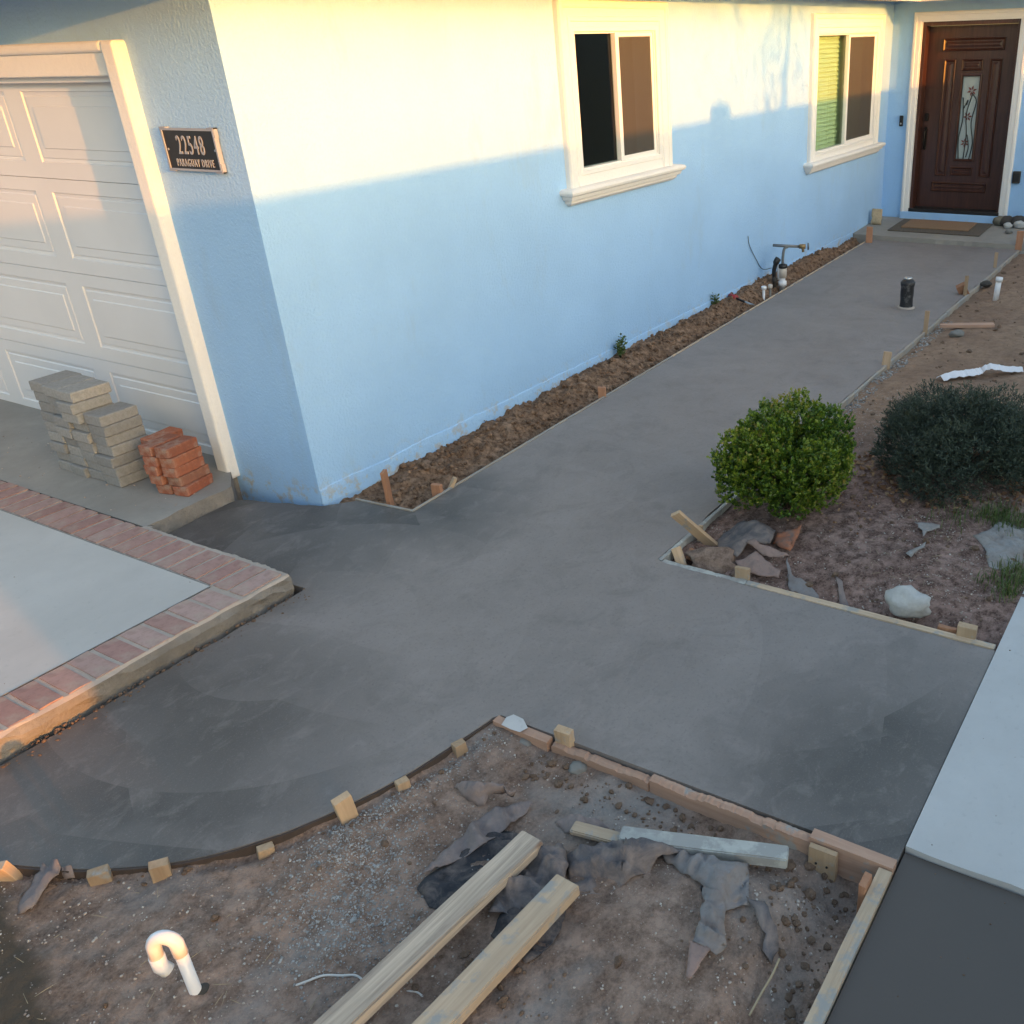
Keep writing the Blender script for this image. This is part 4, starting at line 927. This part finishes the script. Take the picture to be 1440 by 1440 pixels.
stake((7.626,0.42,-0.02), .05, .02, .03, M['pine'], 'small pale wood chip in far end of trench', (.3, .8, .3), .05, 44, name='wood_chip')

# ------------------------------------------------------------------ pipes
def hook():
    base = (-2.32,-2.107,-0.06); b = Vector(base); t = empty('drain_pipe', base, 'white pvc pipe with hooked elbow standing in lower bed', 'pipe')
    H = 0.225; rr = .0165
    cr = Vector((-.66, .75, 0)).normalized()              # leans away to the upper left
    top = Vector((0, 0, H)); 
    tube('upright', [(0, 0, -.12), (0, 0, 0), tuple(top-Vector((0, 0, .02)))], rr, M['pvc'], t, 16)
    d = Vector((-.56, .80, 0)).normalized()
    el = [top+Vector((0, 0, -.045))]+[top+d*.031*(1-math.cos(a))+Vector((0, 0, .036*math.sin(a)-.012)) for a in [k*math.pi/10 for k in range(1, 10)]]+[top+d*.064+Vector((0, 0, -.05))]
    tube('elbow', el, [rr*1.14]*len(el), M['pvc'], t, 16)
    e2 = top+d*.064+Vector((0, 0, -.045)); tube('socket', [e2, e2+Vector((0, 0, -.04)), e2+Vector((.010, -.012, -.062))], [rr*1.24, rr*1.24, rr*1.2], M['pvc'], t, 16)
hook()
p = (6.112,-2.308,0); t = empty('pipe_stub', p, 'short white pvc pipe standing upright on far soil', 'pipe')
h = 0.195; tube('upright', [(0, 0, -.05), (.004, -.012, h*.93)], .027, M['pvc'], t, 14); tube('coupling', [(.004, -.011, h*.80), (.005, -.013, h)], .033, M['pvc'], t, 14)
p = (5.425,-1.652,0); t = empty('pipe_sleeve', p, 'black plastic wrapped pipe standing in the fresh concrete', 'pipe')
h = 0.282
rs_ = []
for k, (r, z) in enumerate([(.062, -.02), (.064, .01), (.058, .03), (.057, h*.3), (.061, h*.45), (.06, h*.7), (.066, h*.76), (.067, h*.84), (.055, h*.9), (.04, h*.93)]):
    rs_.append([(r*math.cos(a)*(1+.06*noise.noise(Vector((math.cos(a)*2, math.sin(a)*2, z*14)))), r*math.sin(a)*(1+.06*noise.noise(Vector((math.cos(a)*2, 5+math.sin(a)*2, z*14)))), z) for a in [j*2*math.pi/20 for j in range(20)]])
wrap = mat('black_wrap', (.02, .021, .024), .5); g = NG(wrap); n = g.noise(16, 6, .7); g.col(g.mix(g.ramp(n, [(.52, 0), (.66, .8)]), (.018, .019, .022), (.16, .16, .155)))
rings('sleeve', rs_, wrap, t, True, True); lathe('cap', [(.036, h*.92), (.036, h), (.02, h+.004)], M['steel'], t, 14); lathe('cement_collar', [(.085, -.002), (.078, .012), (.062, .018)], M['mortar'], t, 16)

# wires, roots, plastic strips
def wirel(name, pts, r, m, label, cat='wire'): return tag(tube(name, bez(pts, 6), r, m, None, 6), label, cat)
wirel('wire', [(-2.182,-2.331,-0.035), (-2.151,-2.359,-0.03), (-2.117,-2.387,-0.028), (-2.093,-2.432,-0.028), (-2.073,-2.465,-0.03), (-2.072,-2.496,-0.036), (-2.072,-2.517,-0.04)], .0035, M['wire'], 'bent pale wire lying left of the long timbers')
wirel('wire', [(-2.059,-2.555,-0.05), (-2.045,-2.597,-0.045), (-2.023,-2.642,-0.045), (-2.024,-2.674,-0.05), (-2.023,-2.705,-0.055)], .003, M['wire'], 'bent pale wire lying between the two long timbers')
wirel('root', [(-1.47,-3.488,-0.02), (-1.526,-3.49,-0.025), (-1.584,-3.485,-0.035), (-1.649,-3.482,-0.045)], .0032, M['straw'], 'pale curved root hanging below the looped fabric', 'root')
def strip(pts, w, label):
    P = bez(pts, 8); vs = []; fs = []
    for i, p in enumerate(P):
        d = (P[min(i+1, len(P)-1)]-P[max(0, i-1)]).normalized(); s = d.cross(Vector((0, 0, 1))).normalized(); k = w*(.55+.45*math.sin(math.pi*(i+1)/(len(P)+1)))*(.8+.4*noise.noise(Vector((i*.4, w, 0))))
        z = .02*abs(noise.noise(Vector((i*.35, 3, w*9)))); vs += [tuple(p+s*k+Vector((0, 0, z))), tuple(p+Vector((0, 0, .028+z))), tuple(p-s*k+Vector((0, 0, z*.6)))]
        if i:
            for q in range(2): fs.append((3*i-3+q, 3*i-2+q, 3*i+1+q, 3*i+q))
    o = pyd('plastic_strip', vs, fs, M['tape'], None, False); md = o.modifiers.new('s', 'SOLIDIFY'); md.thickness = .003; return tag(o, label, 'plastic strip')
strip([(3.455,-2.531,0.03), (3.599,-2.61,0.03), (3.696,-2.704,0.03), (3.75,-2.743,0.03)], .075, 'crumpled white plastic strip touching the top of dark shrub')
strip([(3.771,-2.748,0.03), (3.807,-2.814,0.05), (3.862,-2.907,0.03), (3.923,-3.008,0.02)], .06, 'white plastic strip at right on bare soil')

# ------------------------------------------------------------------ weed fabric scraps
def cloth(name, pts, m, label, amp=.012, sc=9, seed=0, th=.003, cut=.013, lift=.004):
    """crumpled sheet lying on the soil; folds are ridges of noise, and the rim dips into the dirt here and there"""
    bm = bmesh.new(); vs = [bm.verts.new(Vector(p)) for p in pts]; f = bm.faces.new(vs); bmesh.ops.triangulate(bm, faces=[f])
    for _ in range(8):
        es = [e for e in bm.edges if e.calc_length() > cut*1.6]
        if not es: break
        bmesh.ops.subdivide_edges(bm, edges=es, cuts=1); bmesh.ops.triangulate(bm, faces=bm.faces[:])
    hf, base = (h_bed, -.05) if pts[0][0] < 0 else (h_right, .0)
    rim = [v.co.copy() for v in bm.verts if v.is_boundary]; an = seed*1.3; ca, sa = math.cos(an), math.sin(an)
    for v in bm.verts:
        x, y, z = v.co; d = min((r-v.co).length for r in rim); e = min(1, d/.035)
        u = (x*ca+y*sa)*sc*1.5; w = (-x*sa+y*ca)*sc*.55; o = noise.noise(Vector((x*7, y*7, seed)))*.6
        r1 = 1-abs(noise.noise(Vector((u+o, w, seed*3.7))))*3.2; r2 = 1-abs(noise.noise(Vector((u*2.3, w*2.6+o, seed*1.7+5))))*3.0
        fold = max(-.35, r1)*1.5+max(-.3, r2)*.65
        v.co.z = hf(x, y)+max(0, z-base)+amp*fold*(.35+.65*e)+lift-(1-e)*.009*(noise.noise(Vector((x*16, y*16, seed*2.)))+.25)
        n = noise.noise_vector(Vector((x*26, y*26, seed)))*(.010 if v.is_boundary else .005); v.co += Vector((n.x, n.y, 0))
    o = fin(name, bm, m, None, True); md = o.modifiers.new('s', 'SOLIDIFY'); md.thickness = th; md.offset = 0
    return tag(o, label, 'fabric scrap', 'scraps of weed fabric')
cloth('fabric_scrap', [(-1.375,-2.203,-0.06), (-1.369,-2.24,-0.01), (-1.346,-2.352,0.02), (-1.314,-2.442,0.01), (-1.309,-2.414,-0.035), (-1.358,-2.356,-0.02), (-1.392,-2.354,-0.05), (-1.407,-2.298,-0.05)], M['fab_purple'], 'raised purple grey fold of fabric above the long timbers', .032, 11, 1)
cloth('fabric_scrap', [(-1.722,-2.385,-0.04), (-1.591,-2.368,-0.045), (-1.39,-2.38,-0.04), (-1.316,-2.459,-0.035), (-1.305,-2.501,-0.045), (-1.447,-2.474,-0.03), (-1.532,-2.485,-0.03), (-1.629,-2.435,-0.03)], M['fab_purple'], 'long dusty fabric strip running up from left timber', .024, 8, 2)
cloth('fabric_scrap', [(-1.751,-2.389,-0.05), (-1.61,-2.414,-0.055), (-1.438,-2.448,-0.05), (-1.417,-2.557,-0.055), (-1.768,-2.584,-0.05), (-1.798,-2.483,-0.05)], M['fab_black'], 'dark sheet of fabric passing under the left timber', .012, 7, 3)
cloth('fabric_scrap', [(-1.328,-2.602,-0.05), (-1.295,-2.638,-0.03), (-1.285,-2.743,-0.015), (-1.287,-2.797,-0.02), (-1.297,-2.791,-0.045), (-1.352,-2.759,-0.03), (-1.351,-2.663,-0.045)], M['fab_purple'], 'small dusty flap of fabric left of grey timber', .012, 13, 4)
cloth('fabric_scrap', [(-1.579,-2.582,-0.03), (-1.461,-2.622,-0.04), (-1.413,-2.695,-0.03), (-1.491,-2.786,-0.02), (-1.575,-2.807,-0.04), (-1.7,-2.76,-0.04), (-1.732,-2.666,-0.035)], M['fab_dark'], 'dusty dark fabric spread on soil between the two long timbers', .028, 8, 31)
cloth('fabric_scrap', [(-1.55,-2.853,-0.04), (-1.459,-2.725,-0.06), (-1.35,-2.817,-0.05), (-1.323,-2.897,-0.02), (-1.307,-2.981,0), (-1.277,-3.072,-0.02), (-1.345,-3.017,-0.02), (-1.386,-3.006,-0.06), (-1.455,-2.966,-0.05), (-1.516,-2.929,-0.045)], M['fab_dark'], 'large dark blue fabric sheet bunched under the grey timber', .034, 8, 5)
cloth('fabric_scrap', [(-1.306,-2.994,-0.05), (-1.259,-3.073,-0.03), (-1.263,-3.186,-0.025), (-1.221,-3.269,-0.035), (-1.356,-3.34,-0.045), (-1.407,-3.285,-0.04), (-1.385,-3.236,-0.03), (-1.356,-3.161,-0.045)], M['fab_grey'], 'flat grey fabric band below the grey timber', .022, 9, 6)
cloth('fabric_scrap', [(-1.365,-3.181,-0.05), (-1.342,-3.228,-0.035), (-1.412,-3.293,-0.025), (-1.46,-3.308,-0.03), (-1.533,-3.355,-0.02), (-1.566,-3.331,-0.03), (-1.559,-3.262,-0.02), (-1.496,-3.248,-0.02), (-1.426,-3.229,-0.03)], M['fab_grey'], 'twisted grey fabric loop end, left of dark arc', .024, 12, 7)
cloth('fabric_scrap', [(-1.558,-3.247,-0.03), (-1.558,-3.318,-0.02), (-1.611,-3.313,-0.03), (-1.658,-3.314,-0.04), (-1.657,-3.296,-0.04)], M['fab_pink'], 'pinkish turned over fabric corner under grey loop', .006, 12, 8)
cloth('fabric_scrap', [(-1.344,-3.325,-0.035), (-1.344,-3.383,-0.03), (-1.392,-3.444,-0.025), (-1.44,-3.477,-0.03), (-1.489,-3.467,-0.04), (-1.472,-3.436,-0.04), (-1.426,-3.424,-0.03), (-1.391,-3.375,-0.03)], M['fab_dark'], 'dark curved fabric arc ending at pale root', .010, 12, 9)
cloth('fabric_scrap', [(-1.783,-2.705,-0.055), (-1.715,-2.691,-0.045), (-1.604,-2.779,-0.05), (-1.602,-2.857,-0.055), (-1.73,-2.904,-0.05), (-1.822,-2.872,-0.055)], M['fab_black'], 'black fabric sheet passing under the right timber', .014, 8, 10)
cloth('fabric_scrap', [(-2.263,-1.283,-0.02), (-2.245,-1.319,0), (-2.262,-1.366,-0.01), (-2.384,-1.425,-0.03), (-2.419,-1.391,-0.05), (-2.391,-1.361,-0.04)], M['fab_purple'], 'curled dirty fabric strip by the far left stake', .012, 10, 11)
cloth('fabric_scrap', [(-2.253,-1.338,-0.02), (-2.231,-1.365,-0.015), (-2.247,-1.415,-0.03), (-2.264,-1.383,-0.03)], M['fab_purple'], 'small grey fabric tag right of the curled strip', .008, 14, 12)
# right bed flaps
cloth('fabric_scrap', [(0.661,-2.172,0), (0.73,-2.227,0.03), (0.756,-2.344,0.045), (0.708,-2.478,0.05), (0.59,-2.509,0.05), (0.553,-2.403,0.05), (0.474,-2.38,0.02), (0.511,-2.274,0.015)], M['fab_dark'], 'dark stiff fabric flap, largest of the pile by green shrub', .014, 7, 20, .006)
cloth('fabric_scrap', [(0.451,-2.383,0.02), (0.523,-2.456,0.05), (0.443,-2.629,0.04), (0.399,-2.641,0.035), (0.389,-2.528,0.03), (0.408,-2.466,0.02)], M['fab_pink'], 'pink dusted fabric flap behind the square pale stake', .006, 7, 21, .006)
cloth('fabric_scrap', [(0.544,-2.4,0.07), (0.569,-2.426,0.08), (0.553,-2.472,0.075), (0.566,-2.535,0.06), (0.572,-2.616,0.03), (0.512,-2.537,0.04), (0.536,-2.465,0.05)], M['fab_pink'], 'narrow pale fabric flap on top of the pile', .006, 9, 22, .006)
cloth('fabric_scrap', [(0.647,-2.491,0.01), (0.705,-2.499,0.04), (0.782,-2.592,0.07), (0.618,-2.604,0.02)], M['fab_rust'], 'rust coloured triangular flap at the right of the pile', .006, 7, 23, .006)
cloth('fabric_scrap', [(0.559,-2.607,0.03), (0.476,-2.673,0.015), (0.447,-2.744,0.01), (0.411,-2.838,0), (0.335,-2.862,-0.005), (0.319,-2.813,-0.01), (0.385,-2.699,0)], M['fab_grey'], 'grey fabric strip hanging down to the front form board', .006, 8, 24, .005)
cloth('fabric_scrap', [(0.509,-2.876,0.02), (0.504,-2.906,0.015), (0.375,-3.005,-0.01), (0.349,-2.988,-0.015)], M['fab_purple'], 'thin fabric strip left of the white rock', .004, 9, 25, .004)
cloth('fabric_scrap', [(1.194,-3.344,0), (1.279,-3.394,0.004), (1.443,-3.441,0.004), (1.4,-3.55,0.004), (1.073,-3.619,0), (0.926,-3.568,0), (0.929,-3.485,0), (1.094,-3.425,0)], M['fab_pale'], 'large pale grey fabric piece below grass at right', .009, 8, 26)
cloth('fabric_scrap', [(1.175,-3.042,0.02), (1.182,-3.172,0.03), (1.159,-3.187,0.02), (1.11,-3.136,0.015), (1.036,-3.137,0.01), (1.103,-3.109,0.02)], M['fab_pale'], 'small pale fabric shred between shrubs and white rock', .006, 10, 27)
cloth('fabric_scrap', [(0.845,-3.111,0.01), (0.906,-3.147,0.02), (0.972,-3.169,0.025), (0.945,-3.171,0.015), (0.836,-3.141,0.01)], M['fab_pale'], 'narrow curled pale fabric shred above the white rock', .006, 10, 28)
x, y, z = (0.436,-2.266,-0.03)
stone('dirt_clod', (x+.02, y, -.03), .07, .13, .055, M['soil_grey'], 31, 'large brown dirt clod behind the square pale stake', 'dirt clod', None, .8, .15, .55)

# ------------------------------------------------------------------ loose stuff: pebbles, clods, gravel
ICO = bmesh.new(); bmesh.ops.create_icosphere(ICO, subdivisions=1, radius=1); IV = [v.co.copy() for v in ICO.verts]; IF = [tuple(v.index for v in f.verts) for f in ICO.faces]; ICO.free()
def scatter(name, pts, m, seed=0, flat=.7):
    rs = random.Random(seed); vs = []; fs = []
    for x, y, z, r in pts:
        b = len(vs); a = rs.random()*6.3; ca, sa = math.cos(a), math.sin(a); sx, sy, sz = r*rs.uniform(.7, 1.25), r*rs.uniform(.7, 1.25), r*rs.uniform(.5, .9)*flat/.7
        for v in IV:
            k = rs.uniform(.75, 1.2); px, py, pz = v.x*sx*k, v.y*sy*k, v.z*sz*k; vs.append((x+px*ca-py*sa, y+px*sa+py*ca, z+pz+sz*.35))
        fs += [(i+b, j+b, k+b) for i, j, k in IF]
    o = pyd(name, vs, fs, m); return tag(o, kind='stuff')
rs = random.Random(11)
def rnd_pts(n, x0, x1, y0, y1, hf, r0, r1, mask=None):
    out = []
    while len(out) < n:
        x, y = rs.uniform(x0, x1), rs.uniform(y0, y1)
        if mask and rs.random() > mask(x, y): continue
        out.append((x, y, hf(x, y), r0*(r1/r0)**(rs.random()**2.2)))
    return out
inb = lambda x, y: 1 if (curve_y(x)-y > .03 and x < -1.07 and y > -3.62) else 0
scatter('pebbles', rnd_pts(7000, -2.9, -1.07, -3.62, -.9, h_bed, .0013, .0055, lambda x, y: inb(x, y)*(.35+.65*(noise.noise(Vector((x*2.5, y*2.5, 4))) > -.05))), M['pebble'], 1)
def clodmask(x, y):
    return inb(x, y)*min(1, .012+1.2*math.exp(-((x+1.13)/.07)**2)*(y < -2.35)+1.1*math.exp(-((y+3.52)/.12)**2)*(x > -1.6)+.8*math.exp(-((x+1.93)**2+(y+2.85)**2)/.03)+.5*math.exp(-((curve_y(x)-y-.06)/.03)**2))
scatter('dirt_clods', rnd_pts(520, -2.6, -1.06, -3.62, -1.2, h_bed, .003, .020, clodmask), M['clod'], 2)
gm = lambda x, y: inb(x, y)*(math.exp(-((x+1.72)**2+(y+2.12)**2)/.03)+math.exp(-((x+1.95)**2+(y+2.28)**2)/.03)+.5*math.exp(-((curve_y(x)-y-.06)/.05)**2)*(x > -1.75))
scatter('gravel', rnd_pts(5200, -2.4, -1.06, -2.9, -1.5, h_bed, .0016, .005, gm), M['gravel'], 3)
inr = lambda x, y: 1 if (x > .34 and y < -2.06 and (y > -3.66)) else 0
scatter('pebbles', rnd_pts(6500, .34, 3.2, -3.66, -2.07, h_right, .0016, .006, lambda x, y: inr(x, y)*(.3+.7*(noise.noise(Vector((x*2, y*2, 6))) > 0))), M['pebble'], 4)
scatter('dirt_clods', rnd_pts(800, .33, 8.3, -3.66, -2.07, h_right, .004, .026, lambda x, y: inr(x, y)*(.25+.6*math.exp(-((x-.40)/.06)**2))), M['clod'], 5)
scatter('gravel', rnd_pts(900, 1.5, 5.2, -2.16, -2.05, h_right, .004, .013, lambda x, y: .4+.6*(noise.noise(Vector((x*3, 0, 6))) > .1)), M['gravel'], 8)
intr = lambda x, y: 1 if (y > trench_y(x)+.02 and y < -.012) else 0
scatter('dirt_clods', rnd_pts(3600, .15, 8.4, -.55, -.01, h_trench, .004, .026, intr), M['clod2'] if 'clod2' in M else M['soil_brown'], 6)
# crumbs of mortar and soil on the apron and fresh concrete edges
scatter('crumbs', rnd_pts(160, -.72, -.1, .5, 2.6, lambda x, y: .082, .002, .007, None), M['pebble'], 7)
scatter('crumbs', rnd_pts(260, -2.4, -.70, -.80, -.655, lambda x, y: -.002, .003, .012, lambda x, y: math.exp(-((y+.66)/.05)**2)), M['clod'], 9)

scatter('crumbs', [(rs.uniform(-.9, .6), rs.uniform(-4.2, -3.69), .0065, rs.uniform(.001, .0035)) for _ in range(26)]+[(rs.uniform(-2.0, -.96), rs.uniform(-4.3, -3.7), -.0125, rs.uniform(.0012, .004)) for _ in range(30)]+[(rs.uniform(-2.4, -1.0), rs.uniform(-.38, 1.2), .0915, rs.uniform(.001, .003)) for _ in range(30)], M['clod'], 12)
# ------------------------------------------------------------------ plants
def leaves(name, pts, m, parent, seed=0):
    """pts: (pos, normal dir, length, width, tone): four-vertex leaves bent along the middle"""
    rs = random.Random(seed); vs = []; fs = []; tone = []
    for p, d, L, w, t in pts:
        s = d.cross(Vector((rs.uniform(-1, 1), rs.uniform(-1, 1), rs.uniform(-1, 1)))).normalized(); n = s.cross(d)
        b = len(vs); vs += [tuple(p), tuple(p+d*L*.5+s*w+n*w*.4), tuple(p+d*L), tuple(p+d*L*.5-s*w+n*w*.4)]; fs += [(b, b+1, b+2), (b, b+2, b+3)]; tone += [t]*4
    o = pyd(name, vs, fs, m, parent, False); a = o.data.attributes.new('tone', 'FLOAT', 'POINT'); a.data.foreach_set('value', tone); return o
def shrub(name, loc, r, hz, label, lobes, n, seed, leafmat, per, ll, lw, spread, tonef, sx=1.0, flat=.0, stems=9, lrr=(.28, .44), upw=.45):
    """crown built from overlapping lobes of leafy sprigs, with gaps between them"""
    t = empty(name, loc, label, 'shrub'); rs = random.Random(seed); pts = []; L = []
    for i in range(lobes):
        a = i*2.399+rs.uniform(-.25, .25); zf = 1-1.72*(i+.5)/lobes; rad = max(0, 1-abs(zf)**2.7)**(1/2.7)
        lr = r*rs.uniform(*lrr); k = rs.uniform(.60, .86)
        L.append((Vector((math.cos(a)*rad*r*k, math.sin(a)*rad*r*sx*k, hz*(.48-flat)+zf*hz*.36*k*1.25)), lr, rs.uniform(-.14, .16)))
    L.append((Vector((0, 0, hz*.42)), r*.56, -.15))
    tot = sum(l[1]**2 for l in L)
    for c, lr, tv in L:
        for i in range(int(n*lr*lr/tot)):
            d = Vector((rs.gauss(0, 1), rs.gauss(0, 1), rs.gauss(0, 1))).normalized()
            k = 1+.22*noise.noise(d*3+c*9); k *= rs.uniform(.78, 1.04) if rs.random() < .85 else rs.uniform(.4, .8)
            p = c+Vector((d.x*lr*k, d.y*lr*k, d.z*lr*.92*k))
            if p.z < .012: continue
            out = Vector((p.x, p.y, (p.z-hz*.35))).normalized(); base = (out*.55+d*.35+Vector((0, 0, upw))+Vector((rs.uniform(-.35, .35), rs.uniform(-.35, .35), rs.uniform(-.2, .3)))).normalized()
            warm = noise.noise(p*6+Vector((seed, 3, 0)))
            for q_ in range(per):
                f = q_/(per-1); ld = (base*rs.uniform(.15, 1)+Vector((rs.uniform(-spread, spread), rs.uniform(-spread, spread), rs.uniform(-spread*.6, spread)))).normalized()
                pts.append((p+base*(q_*.0045), ld, rs.uniform(*ll), rs.uniform(*lw), max(0, min(1, tonef(f, warm, rs)+tv))))
    leaves('foliage', pts, leafmat, t, seed)
    for i in range(stems):
        a = i*6.283/stems*1.7; tube('stem', bez([(0, 0, -.05), (math.cos(a)*r*.18, math.sin(a)*r*.18, hz*.2), (math.cos(a)*r*.7, math.sin(a)*r*.7*sx, hz*.58)], 4), [.010]*4+[.007]*4+[.003], M['twig'], t, 6)
    return t
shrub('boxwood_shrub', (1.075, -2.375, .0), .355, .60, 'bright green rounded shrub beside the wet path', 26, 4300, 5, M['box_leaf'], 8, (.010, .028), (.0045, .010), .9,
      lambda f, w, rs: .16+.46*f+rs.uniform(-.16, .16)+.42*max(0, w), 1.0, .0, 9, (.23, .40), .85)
dx_ = (1.684,-3.051,0)
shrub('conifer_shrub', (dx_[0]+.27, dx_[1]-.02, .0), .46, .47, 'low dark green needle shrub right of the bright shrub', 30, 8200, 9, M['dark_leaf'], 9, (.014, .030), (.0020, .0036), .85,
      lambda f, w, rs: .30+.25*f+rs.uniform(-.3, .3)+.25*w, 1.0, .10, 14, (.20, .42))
bx = (1.045,-2.396,0)
def blades(name, pts, m, parent, seed):
    rs = random.Random(seed); vs = []; fs = []; tone = []
    for x, y, z, L in pts:
        a = rs.random()*6.3; d = Vector((math.cos(a), math.sin(a), 0)); s = Vector((-d.y, d.x, 0))*.0022; ln = rs.uniform(.15, .9); t = rs.random(); b = len(vs); P = Vector((x, y, z))
        vs += [tuple(P-s), tuple(P+s), tuple(P+d*L*ln*.35+Vector((0, 0, L*.6))+s*.8), tuple(P+d*L*ln*.35+Vector((0, 0, L*.6))-s*.8), tuple(P+d*L*ln+Vector((0, 0, L*(1-.5*ln))))]
        fs += [(b, b+1, b+2, b+3), (b+3, b+2, b+4)]; tone += [t*.85]*5
    o = pyd(name, vs, fs, m, parent); at = o.data.attributes.new('tone', 'FLOAT', 'POINT'); at.data.foreach_set('value', tone); return o
gp_ = []
for (c, r_, n) in [((1.484,-3.396,0), .12, 260), ((1.408,-3.496,0), .10, 160), ((0.892,-3.631,0), .10, 260), ((0.75,-3.63,0), .07, 140), ((1.335,-3.224,0), .12, 60), ((0.791,-3.502,0), .05, 30)]:
    for i in range(n):
        x, y = c[0]+random.gauss(0, r_*.6), c[1]+random.gauss(0, r_*.6)
        if y > -3.66: gp_.append((x, y, h_right(x, y)-.005, random.uniform(.03, .10)))
tag(blades('grass', gp_, M['grass'], None, 3), kind='stuff')
def weed(name, loc, h, n, label, seed, m='grass'):
    t = empty(name, loc, label, 'weed'); rs = random.Random(seed); pts = []
    for i in range(n):
        a = rs.random()*6.3; e = rs.uniform(.2, 1); tip = Vector((math.cos(a)*h*.5*rs.random(), math.sin(a)*h*.35*rs.random()-.01, h*e))
        tube('stem', [(0, 0, -.03), tuple(tip*.5+Vector((0, 0, h*.1))), tuple(tip)], [.003, .002, .001], M['grass'], t, 5)
        for q in range(16):
            f = rs.uniform(.35, 1); d = Vector((rs.uniform(-1, 1), rs.uniform(-1, 1), rs.uniform(-.3, .8))).normalized(); pts.append((tip*f, d, rs.uniform(.022, .045), rs.uniform(.006, .011), rs.uniform(.1, .6)))
    leaves('foliage', pts, M['grass'], t, seed)
p = (3.007,-0.113,0); weed('weed', (p[0], -.06, .02), .19, 9, 'green leafy weed growing against blue wall in trench', 4)
p = (4.685,-0.058,0.02); weed('weed', (p[0], -.04, .03), .12, 4, 'small green weed sprout by the red tool', 6)
# dry leaves and straw under the dark shrub
lp = []
for i in range(460):
    a = random.random()*6.3; rr = random.uniform(.25, .50); x = dx_[0]+.22+math.cos(a)*rr*.95-.06; y = dx_[1]+math.sin(a)*rr*1.25
    if y > -2.15 or y < -3.64: continue
    d = Vector((random.uniform(-1, 1), random.uniform(-1, 1), random.uniform(-.1, .45))).normalized(); lp.append((Vector((x, y, h_right(x, y)+.006)), d, random.uniform(.02, .05), random.uniform(.007, .016), random.random()))
for i in range(80):
    x = bx[0]+.05+random.gauss(.1, .16); y = bx[1]-.25+random.gauss(0, .12); d = Vector((random.uniform(-1, 1), random.uniform(-1, 1), random.uniform(-.1, .3))).normalized()
    lp.append((Vector((x, y, h_right(x, y)+.005)), d, random.uniform(.012, .022), random.uniform(.004, .008), random.random()))
tag(leaves('dry_leaves', lp, M['dry_leaf'], None, 8), kind='stuff')
p = (2.005,-3.205,0.12); 
def bigleaf():
    vs = []; fs = []; 
    for i, (a, r) in enumerate([(k*math.pi/7, (.055 if k % 2 else .04)) for k in range(14)]): vs.append((r*math.cos(a)*.3, r*math.sin(a), r*.25*math.cos(a*2)+.0+.04*math.cos(a)))
    vs.append((0, 0, .012)); fs = [(i, (i+1) % 14, 14) for i in range(14)]
    o = pyd('dry_leaf', vs, fs, mat('brown_leaf', (.30, .13, .075), .8)); o.location = p; o.rotation_euler = (0, -.5, .4); return tag(o, 'large brown curled leaf caught in the dark shrub', 'leaf')
bigleaf()
# straws
sp_ = []
vs = []; fs = []
for i in range(150):
    zone = random.random()
    if zone < .5: x, y = random.uniform(.6, 1.3), random.uniform(-3.6, -2.9); hf = h_right
    else: x, y = random.uniform(-2.75, -2.1), random.uniform(-2.9, -1.5); hf = h_bed
    if hf is h_bed and curve_y(x)-y < .06: continue
    a = random.random()*6.3; L = random.uniform(.015, .06); z = hf(x, y)+.006; d = Vector((math.cos(a), math.sin(a), random.uniform(-.05, .15))); s = Vector((-d.y, d.x, 0))*.0009; P = Vector((x, y, z)); b = len(vs)
    vs += [tuple(P-s), tuple(P+s), tuple(P+d*L+s*.5), tuple(P+d*L-s*.5), tuple(P+d*L*.5+Vector((0, 0, .002)))]; fs += [(b, b+1, b+4), (b+1, b+2, b+4), (b+2, b+3, b+4), (b+3, b, b+4)]
tag(pyd('straw', vs, fs, M['straw']), kind='stuff')

# ------------------------------------------------------------------ across the yard, behind the camera: what throws the evening shade, plus an added sky blocker
bw = empty('boundary_wall', (0, -8.2, 0), 'tall plastered boundary wall with one post across the yard', 'wall')
boxo('wall', -3.33, 40, -.2, .2, -.4, 2.50, M['plaster'], bw, .02); boxo('low_wall', -14, -3.332, -.2, .2, -.4, .74, M['plaster'], bw, .02)
boxo('post', 2.95, 3.27, -.16, .16, 2.502, 2.62, M['plaster'], bw, .01)
st = empty('street_tree', (3.2, -14, 0), 'street tree with loose crown beyond the boundary wall', 'tree')
tube('trunk', bez([(0, 0, -.4), (.1, 0, 1.5), (.0, .1, 3.0), (.2, 0, 4.6)], 5), [.13]*6+[.10]*5+[.05]*5, M['twig'], st, 8)
rs = random.Random(77); pts = []
for i in range(1300):
    d = Vector((rs.gauss(0, .8), rs.gauss(0, .8), rs.gauss(0, .55))); p = Vector((0, 0, 4.0))+d
    if noise.noise(p*1.6) < -.05 or p.z < 3.0: continue
    pts.append((p, Vector((rs.uniform(-1, 1), rs.uniform(-1, 1), rs.uniform(-1, .3))).normalized(), rs.uniform(.08, .14), rs.uniform(.03, .05), rs.random()))
leaves('crown', pts, M['grass'], st, 78)

sky_block = empty('sky_blocker_house', (-13, 2, 0), 'unseen brown house added to cut sky light on the garage wall', 'house')  # invented house, added out of view to dim low sky on the garage-side wall
boxo('wall', -4, 3.6, -9, 11, -.4, 2.9, mat('brown_stucco', (.21, .185, .16), .9), sky_block)
rings('roof', [[(-4.6, -9.6, 2.9), (4.2, -9.6, 2.9), (4.2, 11.6, 2.9), (-4.6, 11.6, 2.9)], [(-.2, -9.6, 5.3), (-.19, -9.6, 5.3), (-.19, 11.6, 5.3), (-.2, 11.6, 5.3)]], M['rooftile'], sky_block)
boxo('window', 3.601, 3.63, 0, 1.6, .9, 2.1, M['vinyl'], sky_block)
